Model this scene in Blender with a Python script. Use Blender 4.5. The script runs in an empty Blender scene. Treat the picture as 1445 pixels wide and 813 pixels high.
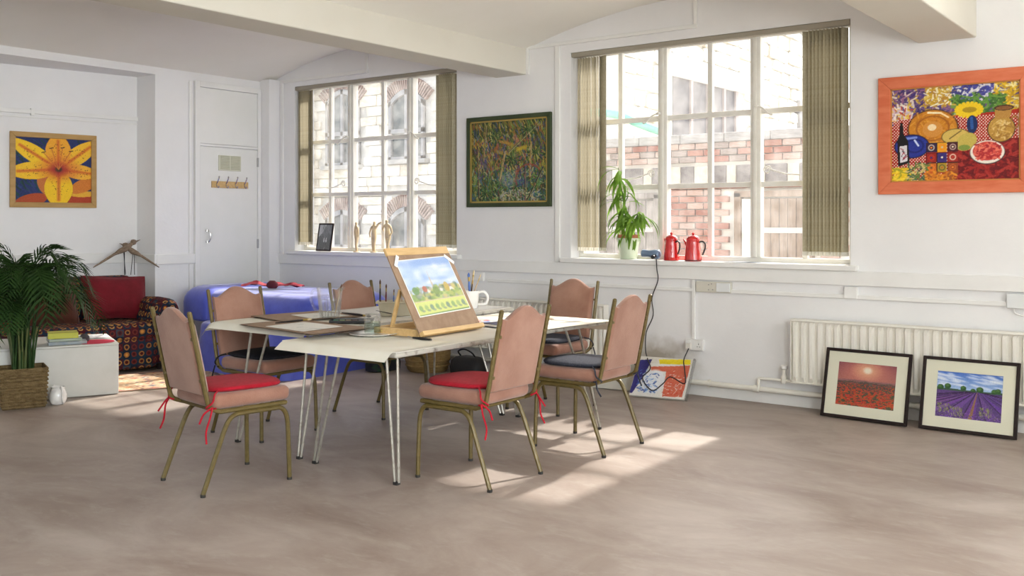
import bpy, bmesh, math, random
import numpy as np
from mathutils import Vector, Matrix, Euler
random.seed(7); np.random.seed(7)
SC = bpy.context.scene; COL = SC.collection
PI = math.pi

# ------------------------------------------------------------------ camera, sky, sun, lights, exposure
cam_d = bpy.data.cameras.new('camera'); cam = bpy.data.objects.new('camera', cam_d); COL.objects.link(cam)
cam_d.sensor_width = 36.0; cam_d.lens = 36.0*1380/1445; cam_d.shift_y = -94.5/1445
cam_d.clip_start = 0.05; cam_d.clip_end = 300
cam.location = (0, 0, 1.4); cam.rotation_euler = (PI/2, 0, math.radians(36.8034))
SC.camera = cam

world = bpy.data.worlds.new('world'); SC.world = world; world.use_nodes = True
wn = world.node_tree.nodes; wl = world.node_tree.links
sky = wn.new('ShaderNodeTexSky'); sky.sky_type = 'NISHITA'; sky.sun_disc = False
sky.sun_elevation = math.radians(39.8); sky.sun_rotation = 0.0; sky.dust_density = 4.0
hz = wn.new('ShaderNodeMixRGB'); hz.inputs[0].default_value = 0.55; hz.inputs[2].default_value = (2.0, 1.92, 1.78, 1)   # thin bright cloud over the blue
bg = wn['Background']; bg.inputs[1].default_value = 0.88
wl.new(sky.outputs[0], hz.inputs[1]); wl.new(hz.outputs[0], bg.inputs[0])

def lamp(name, kind, energy, loc, rot, color=(1, 1, 1), size=None):
    d = bpy.data.lights.new(name, kind); d.energy = energy; d.color = color
    o = bpy.data.objects.new(name, d); COL.objects.link(o); o.location = loc; o.rotation_euler = rot
    if kind == 'SUN': d.angle = math.radians(1.6)
    if size: d.shape = 'RECTANGLE'; d.size, d.size_y = size
    return o
lamp('sun', 'SUN', 7.0, (0, 30, 25), (math.radians(-50.2), 0, 0), (1.0, 0.955, 0.89))
# daylight through unseen windows in the right-hand wall and the bay beyond the frame
lamp('side_window_daylight', 'AREA', 85, (2.35, 3.9, 1.95), (math.radians(90), 0, math.radians(90)), (0.91, 0.965, 1.0), (2.6, 1.75))
lamp('side_window_daylight', 'AREA', 470, (2.35, 0.2, 1.95), (math.radians(90), 0, math.radians(90)), (0.91, 0.965, 1.0), (2.6, 1.75))
lamp('side_ceiling_fill', 'AREA', 330, (2.75, 0.2, 0.9), (math.radians(127), 0, math.radians(90)), (1.0, 0.985, 0.96), (2.6, 1.5))  # upward fill lamp added outside the side window to brighten the ceiling
lamp('side_ceiling_fill', 'AREA', 90, (2.75, 3.9, 0.9), (math.radians(127), 0, math.radians(90)), (1.0, 0.985, 0.96), (2.6, 1.5))  # weaker upward fill, added at the other side window
lamp('bay_window_daylight', 'AREA', 90, (0.85, 7.62, 1.95), (math.radians(-90), 0, 0), (1.0, 0.98, 0.95), (1.6, 1.6))
lamp('rear_fill', 'AREA', 4, (-2.6, -2.95, 1.95), (math.radians(90), 0, 0), (0.97, 0.98, 1.0), (2.3, 1.7))  # faint fill lamp added behind the camera
SC.view_settings.view_transform = 'Standard'; SC.view_settings.look = 'None'
SC.view_settings.gamma = 1.0; SC.view_settings.use_curve_mapping = False
SC.view_settings.exposure = 0.06
SC.cycles.max_bounces = 10; SC.cycles.diffuse_bounces = 6; SC.cycles.transparent_max_bounces = 16
SC.cycles.caustics_reflective = False; SC.cycles.caustics_refractive = False
SC.cycles.sample_clamp_indirect = 6.0

# ------------------------------------------------------------------ materials
def srgb(r, g, b):
    f = lambda c: (c/255/12.92) if c/255 <= 0.04045 else ((c/255+0.055)/1.055)**2.4
    return (f(r), f(g), f(b), 1)
MATS = {}
def mat(name, c, rough=0.6, metal=0.0, c2=None, scale=8.0, detail=4.0, bump=0.0, bscale=None, stretch=None, spec=0.5, contrast=(0.35, 0.65), coat=0.0, coord='Object', sheen=0.0):
    if name in MATS: return MATS[name]
    m = bpy.data.materials.new(name); m.use_nodes = True; nt = m.node_tree; N = nt.nodes; L = nt.links
    p = N['Principled BSDF']
    c = tuple(c)+((1,) if len(c) == 3 else ())
    p.inputs['Base Color'].default_value = c; p.inputs['Roughness'].default_value = rough
    p.inputs['Metallic'].default_value = metal; p.inputs['Specular IOR Level'].default_value = spec
    p.inputs['Coat Weight'].default_value = coat
    if sheen: p.inputs['Sheen Weight'].default_value = sheen
    if c2 is not None or bump:
        tc = N.new('ShaderNodeTexCoord'); mp = N.new('ShaderNodeMapping'); L.new(tc.outputs[coord], mp.inputs[0])
        if stretch: mp.inputs['Scale'].default_value = stretch
    if c2 is not None:
        c2 = tuple(c2)+((1,) if len(c2) == 3 else ())
        t = N.new('ShaderNodeTexNoise'); t.inputs['Scale'].default_value = scale; t.inputs['Detail'].default_value = detail
        t.inputs['Roughness'].default_value = 0.6
        L.new(mp.outputs[0], t.inputs[0]); r = N.new('ShaderNodeValToRGB')
        r.color_ramp.elements[0].position = contrast[0]; r.color_ramp.elements[1].position = contrast[1]
        r.color_ramp.elements[0].color = c; r.color_ramp.elements[1].color = c2
        L.new(t.outputs[0], r.inputs[0]); L.new(r.outputs[0], p.inputs['Base Color'])
    if bump:
        t2 = N.new('ShaderNodeTexNoise'); t2.inputs['Scale'].default_value = bscale or scale*4; t2.inputs['Detail'].default_value = 5
        L.new(mp.outputs[0], t2.inputs[0]); b = N.new('ShaderNodeBump'); b.inputs['Strength'].default_value = bump; b.inputs['Distance'].default_value = 0.01
        L.new(t2.outputs[0], b.inputs['Height']); L.new(b.outputs[0], p.inputs['Normal'])
    MATS[name] = m; return m

WALL = mat('white_wall_paint', (.78, .78, .78), .75, c2=(.82, .82, .82), scale=1.5, bump=.12, bscale=30, spec=.3)
def wall_stain():
    N = WALL.node_tree.nodes; L = WALL.node_tree.links; p = N['Principled BSDF']; src = p.inputs['Base Color'].links[0].from_socket
    tc = N.new('ShaderNodeTexCoord'); mp = N.new('ShaderNodeMapping'); mp.inputs['Location'].default_value = (3.92/.62, -7.2/.62, -.24/.30); mp.inputs['Scale'].default_value = (1/.62, 1/.62, 1/.30); L.new(tc.outputs['Object'], mp.inputs[0])
    g = N.new('ShaderNodeTexGradient'); g.gradient_type = 'SPHERICAL'; L.new(mp.outputs[0], g.inputs[0]); n = N.new('ShaderNodeTexNoise'); n.inputs['Scale'].default_value = 9; n.inputs['Detail'].default_value = 7; L.new(tc.outputs['Object'], n.inputs[0])
    m = N.new('ShaderNodeMath'); m.operation = 'MULTIPLY'; L.new(g.outputs[1], m.inputs[0]); L.new(n.outputs[0], m.inputs[1]); r = N.new('ShaderNodeMapRange'); r.inputs[1].default_value = .10; r.inputs[2].default_value = .42; r.inputs[3].default_value = 0; r.inputs[4].default_value = .75; L.new(m.outputs[0], r.inputs[0])
    mx = N.new('ShaderNodeMixRGB'); mx.inputs[2].default_value = (.30, .24, .15, 1); L.new(r.outputs[0], mx.inputs[0]); L.new(src, mx.inputs[1]); L.new(mx.outputs[0], p.inputs['Base Color'])
wall_stain()      # grubby mark low on the wall under the flex
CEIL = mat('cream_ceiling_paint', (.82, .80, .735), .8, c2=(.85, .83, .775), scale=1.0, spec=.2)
BEAM = mat('darkened_beam_cream', (.64, .615, .535), .8, c2=(.68, .655, .58), scale=1.0, spec=.2)  # ceiling cream made darker, against the strong light on the beams
TRIM = mat('white_gloss_paint', (.78, .78, .76), .45, c2=(.82, .82, .80), scale=3, spec=.4)
DOORP = mat('door_paint', (.76, .77, .74), .5, c2=(.80, .80, .78), scale=2, spec=.4)
WINP = mat('window_frame_paint', (.72, .70, .63), .5, c2=(.80, .79, .74), scale=5, spec=.4)
RADP = mat('radiator_paint', (.76, .74, .66), .4, c2=(.80, .78, .71), scale=4)
GOLD = mat('olive_gold_paint', (.10, .072, .018), .42, c2=(.14, .10, .03), scale=30, bump=.1, metal=.15)
PINKF = mat('dusty_pink_velvet', (.27, .13, .088), .9, c2=(.34, .18, .13), scale=6, bump=.25, bscale=160, sheen=.3, spec=.2)
PINKB = mat('dusty_pink_back', (.265, .132, .09), .9, c2=(.34, .188, .135), scale=5, bump=.2, bscale=160, sheen=.3, spec=.2)
RED = mat('red_pad_fabric', (.33, .004, .014), .85, c2=(.43, .008, .024), scale=40, bump=.4, bscale=200, sheen=.05, spec=.2)
DENIM = mat('charcoal_pad_fabric', (.018, .02, .03), .9, c2=(.05, .055, .075), scale=120, bump=.3, bscale=250, spec=.2)
BLACKF = mat('black_pad_fabric', (.010, .010, .014), .9, c2=(.02, .02, .026), scale=90, spec=.2)
RUB = mat('black_rubber', (.02, .018, .016), .7)
STEEL = mat('worn_painted_steel', (.38, .36, .31), .35, metal=.5, c2=(.22, .20, .16), scale=25, contrast=(.5, .72))
CHROME = mat('chrome', (.6, .6, .6), .2, metal=1)
LAM = mat('white_laminate', (.66, .64, .57), .4, c2=(.72, .70, .64), scale=6)
EDGE = mat('worn_table_edge', (.42, .40, .35), .6, c2=(.16, .14, .11), scale=18, contrast=(.52, .72))
PAPER = mat('cream_paper', (.76, .73, .62), .8, c2=(.80, .78, .69), scale=4, spec=.2)
WHITEP = mat('white_paper', (.80, .80, .78), .8, spec=.2)
HARDB = mat('hardboard', (.26, .165, .10), .7, c2=(.33, .22, .14), scale=14, bump=.1)
PINE = mat('pine', (.55, .35, .14), .5, c2=(.66, .45, .20), scale=5, stretch=(1, 8, 8))
DARKW = mat('dark_frame_wood', (.014, .008, .007), .6, spec=.25, c2=(.022, .012, .010), scale=10, stretch=(1, 9, 9))
BLACK = mat('black_plastic', (.012, .012, .013), .4)
CORD = mat('black_cord_rubber', (.02, .018, .018), .5)
CERAM = mat('white_ceramic', (.80, .79, .76), .2, coat=.4)
BOXP = mat('white_painted_board', (.66, .66, .61), .6, c2=(.71, .71, .67), scale=4)
GREYB = mat('grey_plastic', (.20, .22, .24), .5)
TERRA = mat('terracotta', (.38, .13, .06), .8, c2=(.45, .18, .09), scale=20)
ENAM = mat('pale_green_enamel', (.60, .68, .52), .35, coat=.3)
REDE = mat('red_enamel', (.55, .012, .012), .18, coat=.6)
MUST = mat('soil', (.03, .02, .013), .95)
LEAFD = mat('palm_leaf_green', (.010, .030, .006), .6, c2=(.026, .062, .012), scale=6, spec=.15)
STEMG = mat('palm_stem_green', (.05, .09, .02), .5, c2=(.10, .11, .03), scale=9)
WOODF = mat('pale_carved_wood', (.62, .47, .27), .6, c2=(.70, .56, .36), scale=20)
DRIFT = mat('driftwood', (.16, .11, .07), .8, c2=(.28, .21, .15), scale=20, stretch=(1, 6, 6))
MORTAR = mat('pale_mortar', (.56, .53, .46), .95, c2=(.66, .63, .57), scale=4)
YARD = mat('yard_concrete', (.42, .41, .38), .9, c2=(.50, .48, .45), scale=2)

def floor_mat():
    m = bpy.data.materials.new('worn_brown_floor'); m.use_nodes = True; N = m.node_tree.nodes; L = m.node_tree.links
    p = N['Principled BSDF']; tc = N.new('ShaderNodeTexCoord')
    def noise(scale, detail, rough, stretch, dist=0.0):
        mp = N.new('ShaderNodeMapping'); mp.inputs['Scale'].default_value = stretch; mp.inputs['Rotation'].default_value = (0, 0, math.radians(37))
        L.new(tc.outputs['Object'], mp.inputs[0]); t = N.new('ShaderNodeTexNoise'); t.inputs['Scale'].default_value = scale
        t.inputs['Detail'].default_value = detail; t.inputs['Roughness'].default_value = rough; t.inputs['Distortion'].default_value = dist
        L.new(mp.outputs[0], t.inputs[0]); return t
    a = noise(1.1, 6, .62, (1, 1.6, 1), .6); r1 = N.new('ShaderNodeValToRGB'); L.new(a.outputs[0], r1.inputs[0])
    e = r1.color_ramp.elements; e[0].position = .32; e[0].color = (.25, .19, .157, 1); e[1].position = .68; e[1].color = (.42, .36, .315, 1)
    b = noise(5, 8, .7, (1, 2.2, 1), .3); r2 = N.new('ShaderNodeValToRGB'); L.new(b.outputs[0], r2.inputs[0])
    e = r2.color_ramp.elements; e[0].position = .52; e[0].color = (0, 0, 0, 1); e[1].position = .78; e[1].color = (.55, .55, .55, 1)
    mx = N.new('ShaderNodeMixRGB'); mx.inputs[2].default_value = (.48, .435, .39, 1); L.new(r2.outputs[0], mx.inputs[0]); L.new(r1.outputs[0], mx.inputs[1])
    L.new(mx.outputs[0], p.inputs['Base Color'])
    rr = N.new('ShaderNodeMapRange'); rr.inputs[3].default_value = .36; rr.inputs[4].default_value = .58; L.new(b.outputs[0], rr.inputs[0]); L.new(rr.outputs[0], p.inputs['Roughness'])
    bp = N.new('ShaderNodeBump'); bp.inputs['Strength'].default_value = .08; bp.inputs['Distance'].default_value = .01; L.new(b.outputs[0], bp.inputs['Height']); L.new(bp.outputs[0], p.inputs['Normal'])
    p.inputs['Specular IOR Level'].default_value = .4
    return m
def glass_mat(name, tint=(1, 1, 1, 1), gloss=.10, haze=0.0):
    m = bpy.data.materials.new(name); m.use_nodes = True; N = m.node_tree.nodes; L = m.node_tree.links; N.clear()
    o = N.new('ShaderNodeOutputMaterial'); t = N.new('ShaderNodeBsdfTransparent'); t.inputs[0].default_value = tint
    g = N.new('ShaderNodeBsdfGlossy'); g.inputs['Roughness'].default_value = .03
    lw = N.new('ShaderNodeLayerWeight'); lw.inputs[0].default_value = .25; mr = N.new('ShaderNodeMath'); mr.operation = 'MULTIPLY'; mr.inputs[1].default_value = gloss*4
    L.new(lw.outputs['Fresnel'], mr.inputs[0]); mx = N.new('ShaderNodeMixShader'); L.new(mr.outputs[0], mx.inputs[0]); L.new(t.outputs[0], mx.inputs[1]); L.new(g.outputs[0], mx.inputs[2])
    last = mx
    if haze:
        d = N.new('ShaderNodeBsdfTranslucent'); d.inputs[0].default_value = (.9, .9, .88, 1)
        tc = N.new('ShaderNodeTexCoord'); nz = N.new('ShaderNodeTexNoise'); nz.inputs['Scale'].default_value = 7; nz.inputs['Detail'].default_value = 6
        L.new(tc.outputs['Object'], nz.inputs[0]); mr2 = N.new('ShaderNodeMapRange'); mr2.inputs[1].default_value = .35; mr2.inputs[2].default_value = .8; mr2.inputs[3].default_value = haze*.4; mr2.inputs[4].default_value = haze*1.8
        L.new(nz.outputs[0], mr2.inputs[0]); m2 = N.new('ShaderNodeMixShader'); L.new(mr2.outputs[0], m2.inputs[0]); L.new(mx.outputs[0], m2.inputs[1]); L.new(d.outputs[0], m2.inputs[2]); last = m2
    L.new(last.outputs[0], o.inputs[0]); return m
PANE = glass_mat('dusty_window_glass', haze=.05)
CLEAR = glass_mat('clear_glass', (.985, .99, .99, 1), .07, haze=.10)
PICGLASS = glass_mat('picture_glass', (1, 1, 1, 1), .05)
def liquid_glass(name, color):
    m = bpy.data.materials.new(name); m.use_nodes = True; p = m.node_tree.nodes['Principled BSDF']
    p.inputs['Base Color'].default_value = color; p.inputs['Roughness'].default_value = .02; p.inputs['Transmission Weight'].default_value = 1; p.inputs['IOR'].default_value = 1.33
    return m
WATER = glass_mat('clear_water', (.97, .985, .985, 1), .08, haze=.05)
MURKY = glass_mat('cloudy_paint_water', (.80, .90, .86, 1), .12, haze=.10)
def fabric_translucent(name, c, c2, mix=.35, scale=60):
    m = mat(name, c, .85, c2=c2, scale=scale, spec=.2); N = m.node_tree.nodes; L = m.node_tree.links
    p = N['Principled BSDF']; o = N['Material Output']; t = N.new('ShaderNodeBsdfTranslucent'); t.inputs[0].default_value = tuple(c2)+(1,)
    mx = N.new('ShaderNodeMixShader'); mx.inputs[0].default_value = mix; L.new(p.outputs[0], mx.inputs[1]); L.new(t.outputs[0], mx.inputs[2]); L.new(mx.outputs[0], o.inputs[0]); return m
SLAT = fabric_translucent('olive_blind_fabric', (.36, .325, .22), (.43, .39, .28), .035)
LEAFB = fabric_translucent('bright_leaf_green', (.07, .17, .02), (.22, .38, .06), .45, 10)
BLUE = mat('blue_cloth', (.045, .075, .54), .45, c2=(.07, .11, .64), scale=9, bump=.25, bscale=12, sheen=.6, spec=.6)
ART = {}
def art_mat(rough=.5, name='painted_canvas', bump=0.0):
    if name in ART: return ART[name]
    m = bpy.data.materials.new(name); m.use_nodes = True; N = m.node_tree.nodes; L = m.node_tree.links; p = N['Principled BSDF']
    a = N.new('ShaderNodeVertexColor'); a.layer_name = 'paint'; L.new(a.outputs[0], p.inputs['Base Color']); p.inputs['Roughness'].default_value = rough; p.inputs['Specular IOR Level'].default_value = .3
    ART[name] = m; return m
def sofa_mat():
    m = bpy.data.materials.new('circle_patterned_upholstery'); m.use_nodes = True; N = m.node_tree.nodes; L = m.node_tree.links; p = N['Principled BSDF']
    uv = N.new('ShaderNodeUVMap'); mp = N.new('ShaderNodeMapping'); mp.inputs['Scale'].default_value = (14.6, 14.6, 1); L.new(uv.outputs[0], mp.inputs[0])
    nz = N.new('ShaderNodeTexNoise'); nz.inputs['Scale'].default_value = 1.7; L.new(mp.outputs[0], nz.inputs[0])
    mixv = N.new('ShaderNodeMixRGB'); mixv.blend_type = 'LINEAR_LIGHT'; mixv.inputs[0].default_value = .12; L.new(mp.outputs[0], mixv.inputs[1]); L.new(nz.outputs['Color'], mixv.inputs[2])
    fl = N.new('ShaderNodeVectorMath'); fl.operation = 'FLOOR'; L.new(mixv.outputs[0], fl.inputs[0])
    fr = N.new('ShaderNodeVectorMath'); fr.operation = 'FRACTION'; L.new(mixv.outputs[0], fr.inputs[0])
    sb = N.new('ShaderNodeVectorMath'); sb.operation = 'SUBTRACT'; sb.inputs[1].default_value = (.5, .5, 0); L.new(fr.outputs[0], sb.inputs[0])
    ml = N.new('ShaderNodeVectorMath'); ml.operation = 'MULTIPLY'; ml.inputs[1].default_value = (1, 1, 0); L.new(sb.outputs[0], ml.inputs[0])
    ln = N.new('ShaderNodeVectorMath'); ln.operation = 'LENGTH'; L.new(ml.outputs[0], ln.inputs[0])
    wnz = N.new('ShaderNodeTexWhiteNoise'); wnz.noise_dimensions = '2D'; L.new(fl.outputs[0], wnz.inputs[0])
    def ramp(src, cols):
        r = N.new('ShaderNodeValToRGB'); r.color_ramp.interpolation = 'CONSTANT'
        while len(r.color_ramp.elements) < len(cols): r.color_ramp.elements.new(.5)
        for e, (q, c) in zip(r.color_ramp.elements, cols): e.position = q; e.color = c
        L.new(src, r.inputs[0]); return r
    ground = ramp(wnz.outputs['Value'], [(0, srgb(30, 48, 66)), (.3, srgb(72, 26, 34)), (.55, srgb(26, 36, 50)), (.75, srgb(62, 30, 46)), (.9, srgb(56, 66, 78))])
    ring = ramp(wnz.outputs['Color'], [(0, srgb(150, 104, 58)), (.4, srgb(104, 46, 42)), (.62, srgb(172, 130, 74)), (.75, srgb(84, 48, 46))])
    core = ramp(wnz.outputs['Value'], [(0, srgb(70, 24, 28)), (.35, srgb(48, 34, 40)), (.6, srgb(196, 140, 66)), (.8, srgb(60, 30, 40))])
    g1 = ramp(ln.outputs['Value'], [(0, (0, 0, 0, 1)), (.36, (1, 1, 1, 1))]); g2 = ramp(ln.outputs['Value'], [(0, (1, 1, 1, 1)), (.20, (0, 0, 0, 1))])
    m1 = N.new('ShaderNodeMixRGB'); L.new(g1.outputs[0], m1.inputs[0]); L.new(ring.outputs[0], m1.inputs[1]); L.new(ground.outputs[0], m1.inputs[2])
    m2 = N.new('ShaderNodeMixRGB'); L.new(g2.outputs[0], m2.inputs[0]); L.new(m1.outputs[0], m2.inputs[1]); L.new(core.outputs[0], m2.inputs[2])
    L.new(m2.outputs[0], p.inputs['Base Color']); p.inputs['Roughness'].default_value = .9; p.inputs['Specular IOR Level'].default_value = .2; return m
SOFAM = sofa_mat()
def wicker_mat():
    m = mat('woven_seagrass', (.13, .085, .035), .85, c2=(.24, .17, .08), scale=22, stretch=(1, 1, 3), spec=.2); N = m.node_tree.nodes; L = m.node_tree.links; p = N['Principled BSDF']
    tc = N.new('ShaderNodeTexCoord'); w = N.new('ShaderNodeTexWave'); w.wave_type = 'BANDS'; w.bands_direction = 'Z'; w.inputs['Scale'].default_value = 14; w.inputs['Distortion'].default_value = 3; w.inputs['Detail Scale'].default_value = 6
    L.new(tc.outputs['Object'], w.inputs[0]); b = N.new('ShaderNodeBump'); b.inputs['Strength'].default_value = .7; b.inputs['Distance'].default_value = .01; L.new(w.outputs[1], b.inputs['Height']); L.new(b.outputs[0], p.inputs['Normal']); return m
WICK = wicker_mat()

# ------------------------------------------------------------------ mesh helpers
class MB:
    def __init__(s): s.v = []; s.f = []; s.uv = None
    def box(s, x0, y0, z0, x1, y1, z1):
        return s.obox(((x0+x1)/2, (y0+y1)/2, (z0+z1)/2), (1, 0, 0), (0, 1, 0), (0, 0, 1), (x1-x0)/2, (y1-y0)/2, (z1-z0)/2)
    def obox(s, c, ax, ay, az, hx, hy, hz):
        c = Vector(c); ax, ay, az = Vector(ax)*hx, Vector(ay)*hy, Vector(az)*hz; n = len(s.v)
        for k in (-1, 1):
            for j in (-1, 1):
                for i in (-1, 1): s.v.append(tuple(c+ax*i+ay*j+az*k))
        for q in ((0, 2, 3, 1), (4, 5, 7, 6), (0, 1, 5, 4), (2, 6, 7, 3), (0, 4, 6, 2), (1, 3, 7, 5)): s.f.append([n+i for i in q])
        return s
    def bar(s, a, b, w, h=None, up=(0, 0, 1)):
        a, b = Vector(a), Vector(b); d = (b-a); L = d.length; d.normalize(); up = Vector(up)
        if abs(d.dot(up)) > .95: up = Vector((1, 0, 0))
        x = d.cross(up).normalized(); y = x.cross(d)
        return s.obox((a+b)/2, d, x, y, L/2, w/2, (h or w)/2)
    def tube(s, pts, r, n=8, cap=True, closed=False):
        P = [Vector(p) for p in pts]; R = r if isinstance(r, (list, tuple)) else [r]*len(P); base = len(s.v); ref = None; m = len(P)
        for i, p in enumerate(P):
            if closed: d = P[(i+1) % m]-P[i-1]
            else: d = (P[min(i+1, m-1)]-P[max(i-1, 0)])
            d.normalize()
            if ref is None: ref = Vector((0, 0, 1)) if abs(d.z) < .9 else Vector((1, 0, 0))
            x = d.cross(ref).normalized(); y = x.cross(d).normalized(); ref = y if not abs(d.dot(y)) > .99 else ref
            for k in range(n):
                a = 2*PI*(k+.5)/n; s.v.append(tuple(p+(x*math.cos(a)+y*math.sin(a))*R[i]))
        for i in range(m if closed else m-1):
            j = (i+1) % m
            for k in range(n):
                k2 = (k+1) % n; s.f.append([base+i*n+k, base+i*n+k2, base+j*n+k2, base+j*n+k])
        if cap and not closed:
            s.f.append([base+k for k in range(n)][::-1]); s.f.append([base+(m-1)*n+k for k in range(n)])
        return s
    def lathe(s, prof, c=(0, 0, 0), n=24, cap=True, sx=1, sy=1):
        base = len(s.v); c = Vector(c)
        for (r, z) in prof:
            for k in range(n):
                a = 2*PI*k/n; s.v.append((c.x+r*math.cos(a)*sx, c.y+r*math.sin(a)*sy, c.z+z))
        m = len(prof)
        for i in range(m-1):
            for k in range(n):
                k2 = (k+1) % n; s.f.append([base+i*n+k, base+i*n+k2, base+(i+1)*n+k2, base+(i+1)*n+k])
        if cap:
            s.f.append([base+k for k in range(n)][::-1]); s.f.append([base+(m-1)*n+k for k in range(n)])
        return s
    def loft(s, rings, cap=True):
        base = len(s.v); n = len(rings[0])
        for r in rings: s.v.extend(tuple(p) for p in r)
        for i in range(len(rings)-1):
            for k in range(n):
                k2 = (k+1) % n; s.f.append([base+i*n+k, base+i*n+k2, base+(i+1)*n+k2, base+(i+1)*n+k])
        if cap:
            s.f.append([base+k for k in range(n)][::-1]); s.f.append([base+(len(rings)-1)*n+k for k in range(n)])
        return s
    def grid(s, P):
        base = len(s.v); r = len(P); c = len(P[0])
        for row in P: s.v.extend(tuple(p) for p in row)
        for i in range(r-1):
            for j in range(c-1): s.f.append([base+i*c+j, base+i*c+j+1, base+(i+1)*c+j+1, base+(i+1)*c+j])
        return s
    def poly(s, pts): n = len(s.v); s.v.extend(tuple(p) for p in pts); s.f.append(list(range(n, n+len(pts)))); return s
    def prism(s, pts, off):
        off = Vector(off); n = len(s.v); m = len(pts); s.v.extend(tuple(p) for p in pts); s.v.extend(tuple(Vector(p)+off) for p in pts)
        s.f.append(list(range(n, n+m))[::-1]); s.f.append(list(range(n+m, n+2*m)))
        for k in range(m): k2 = (k+1) % m; s.f.append([n+k, n+k2, n+m+k2, n+m+k])
        return s
    def mesh(s, name, m, smooth=None, bevel=0, seg=2, boxuv=False):
        me = bpy.data.meshes.new(name); me.from_pydata(s.v, [], s.f)
        bm = bmesh.new(); bm.from_mesh(me); bmesh.ops.recalc_face_normals(bm, faces=bm.faces)
        if bevel:
            es = [e for e in bm.edges if len(e.link_faces) == 2 and e.calc_face_angle(0) > math.radians(28)]
            bmesh.ops.bevel(bm, geom=es, offset=bevel, segments=seg, profile=.5, affect='EDGES', clamp_overlap=True)
        bm.to_mesh(me); bm.free()
        if boxuv:
            uv = me.uv_layers.new(name='UVMap')
            for p in me.polygons:
                a = [abs(x) for x in p.normal]; k = a.index(max(a))
                for li in p.loop_indices:
                    co = me.vertices[me.loops[li].vertex_index].co
                    uv.data[li].uv = ((co.y, co.z), (co.x, co.z), (co.y, co.x+.43))[k]
        me.materials.append(m)
        if smooth:
            for p in me.polygons: p.use_smooth = True
            if smooth != 'all': me.set_sharp_from_angle(angle=math.radians(smooth))
        return me
    def build(s, name, m, parent=None, smooth=None, bevel=0, seg=2, boxuv=False, loc=None, rot=None):
        o = bpy.data.objects.new(name, s.mesh(name, m, smooth, bevel, seg, boxuv)); COL.objects.link(o)
        if parent: o.parent = parent
        if loc: o.location = loc
        if rot: o.rotation_euler = rot
        return o
def tag(o, label=None, cat=None, group=None, kind=None):
    if label: o['label'] = label
    if cat: o['category'] = cat
    if group: o['group'] = group
    if kind: o['kind'] = kind
    return o
def thing(name, loc, label, cat, rz=0, group=None, rot=None, kind=None):
    o = bpy.data.objects.new(name, None); COL.objects.link(o); o.location = loc; o.rotation_euler = rot or (0, 0, rz); o.empty_display_size = .1
    return tag(o, label, cat, group, kind)
def copy_tree(o, parent=None):
    c = o.copy(); COL.objects.link(c)
    if parent: c.parent = parent
    for ch in list(o.children): copy_tree(ch, c)
    return c
def inst(name, me, parent, loc, rot=(0, 0, 0), sc=(1, 1, 1)):
    o = bpy.data.objects.new(name, me); COL.objects.link(o); o.parent = parent; o.location = loc; o.rotation_euler = rot; o.scale = sc; return o
def bez(pts, n=8):
    """Catmull-Rom through points"""
    P = [Vector(p) for p in pts]; P = [P[0]*2-P[1]]+P+[P[-1]*2-P[-2]]; out = []
    for i in range(1, len(P)-2):
        for k in range(n):
            t = k/n; a, b, c, d = P[i-1:i+3]
            out.append(.5*((2*b)+(c-a)*t+(2*a-5*b+4*c-d)*t*t+(3*b-a-3*c+d)*t**3))
    out.append(P[-2]); return out
def struct(mb, name, m, **k):
    o = mb.build(name, m, **k); o['kind'] = 'structure'; return o

# ------------------------------------------------------------------ room shell
YW = 7.20; YO = 7.45; XL = -8.79; XA = -9.11; XR = 1.95; YR = -2.6
WINS = {1: (-8.38, -6.05), 2: (-4.74, -2.30), 3: (0.0, 1.7)}; WZ = (1.07, 2.88)
struct(MB().box(-10.9, YR-.3, -.2, XR+.3, YO, 0), 'floor', floor_mat())
AA = math.radians(10)      # the alcove's back wall runs 10 degrees off the room
def AL(d, out, z): return (XA-d*math.sin(AA)+out*math.cos(AA), 5.74-d*math.cos(AA)-out*math.sin(AA), z)
def al_strip(b, d0, d1, out, z0, z1): return b.prism([AL(d0, 0, z0), AL(d1, 0, z0), AL(d1, out, z0), AL(d0, out, z0)], (0, 0, z1-z0))
def wall_with_holes(y0, y1, x0, x1, holes, z1=3.45):
    b = MB(); xs = x0
    for (a, c) in sorted(holes):
        b.box(xs, y0, 0, a, y1, z1); b.box(a, y0, 0, c, y1, WZ[0]); b.box(a, y0, WZ[1], c, y1, z1); xs = c
    b.box(xs, y0, 0, x1, y1, z1); return b
struct(wall_with_holes(YW, YO, -9.6, XR+.3, WINS.values()), 'wall_back', WALL)
struct(wall_with_holes(YR-.25, YR, -10.9, XR+.3, [(-7.4, -5.0), (-3.8, -1.4)]), 'wall_front', WALL)  # openings added for fill light from behind the camera
wr = MB(); ys = YR
for (a, c) in ((-1.15, 1.55), (2.55, 5.25)):
    wr.box(XR, ys, 0, XR+.3, a, 3.45).box(XR, a, 0, XR+.3, c, WZ[0]).box(XR, a, WZ[1], XR+.3, c, 3.45); ys = c
struct(wr.box(XR, ys, 0, XR+.3, YW, 3.45), 'wall_right', WALL)
wl_ = struct(MB().box(-10.9, 5.74, 0, XL, YW, 3.45).prism([(XA, 5.74, 0), AL(8.4, 0, 0), (-10.9, YR, 0), (-10.9, 5.74, 0)], (0, 0, 3.45)).prism([AL(.0, 0, 2.88), AL(8.4, 0, 2.88), (XL, YR, 2.88), (XL, 5.74, 2.88)], (0, 0, .6)), 'wall_left', WALL)
MB().box(XL, 7.05, 0, -8.63, YW, 2.97).build('corner_pier', WALL, wl_)
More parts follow.
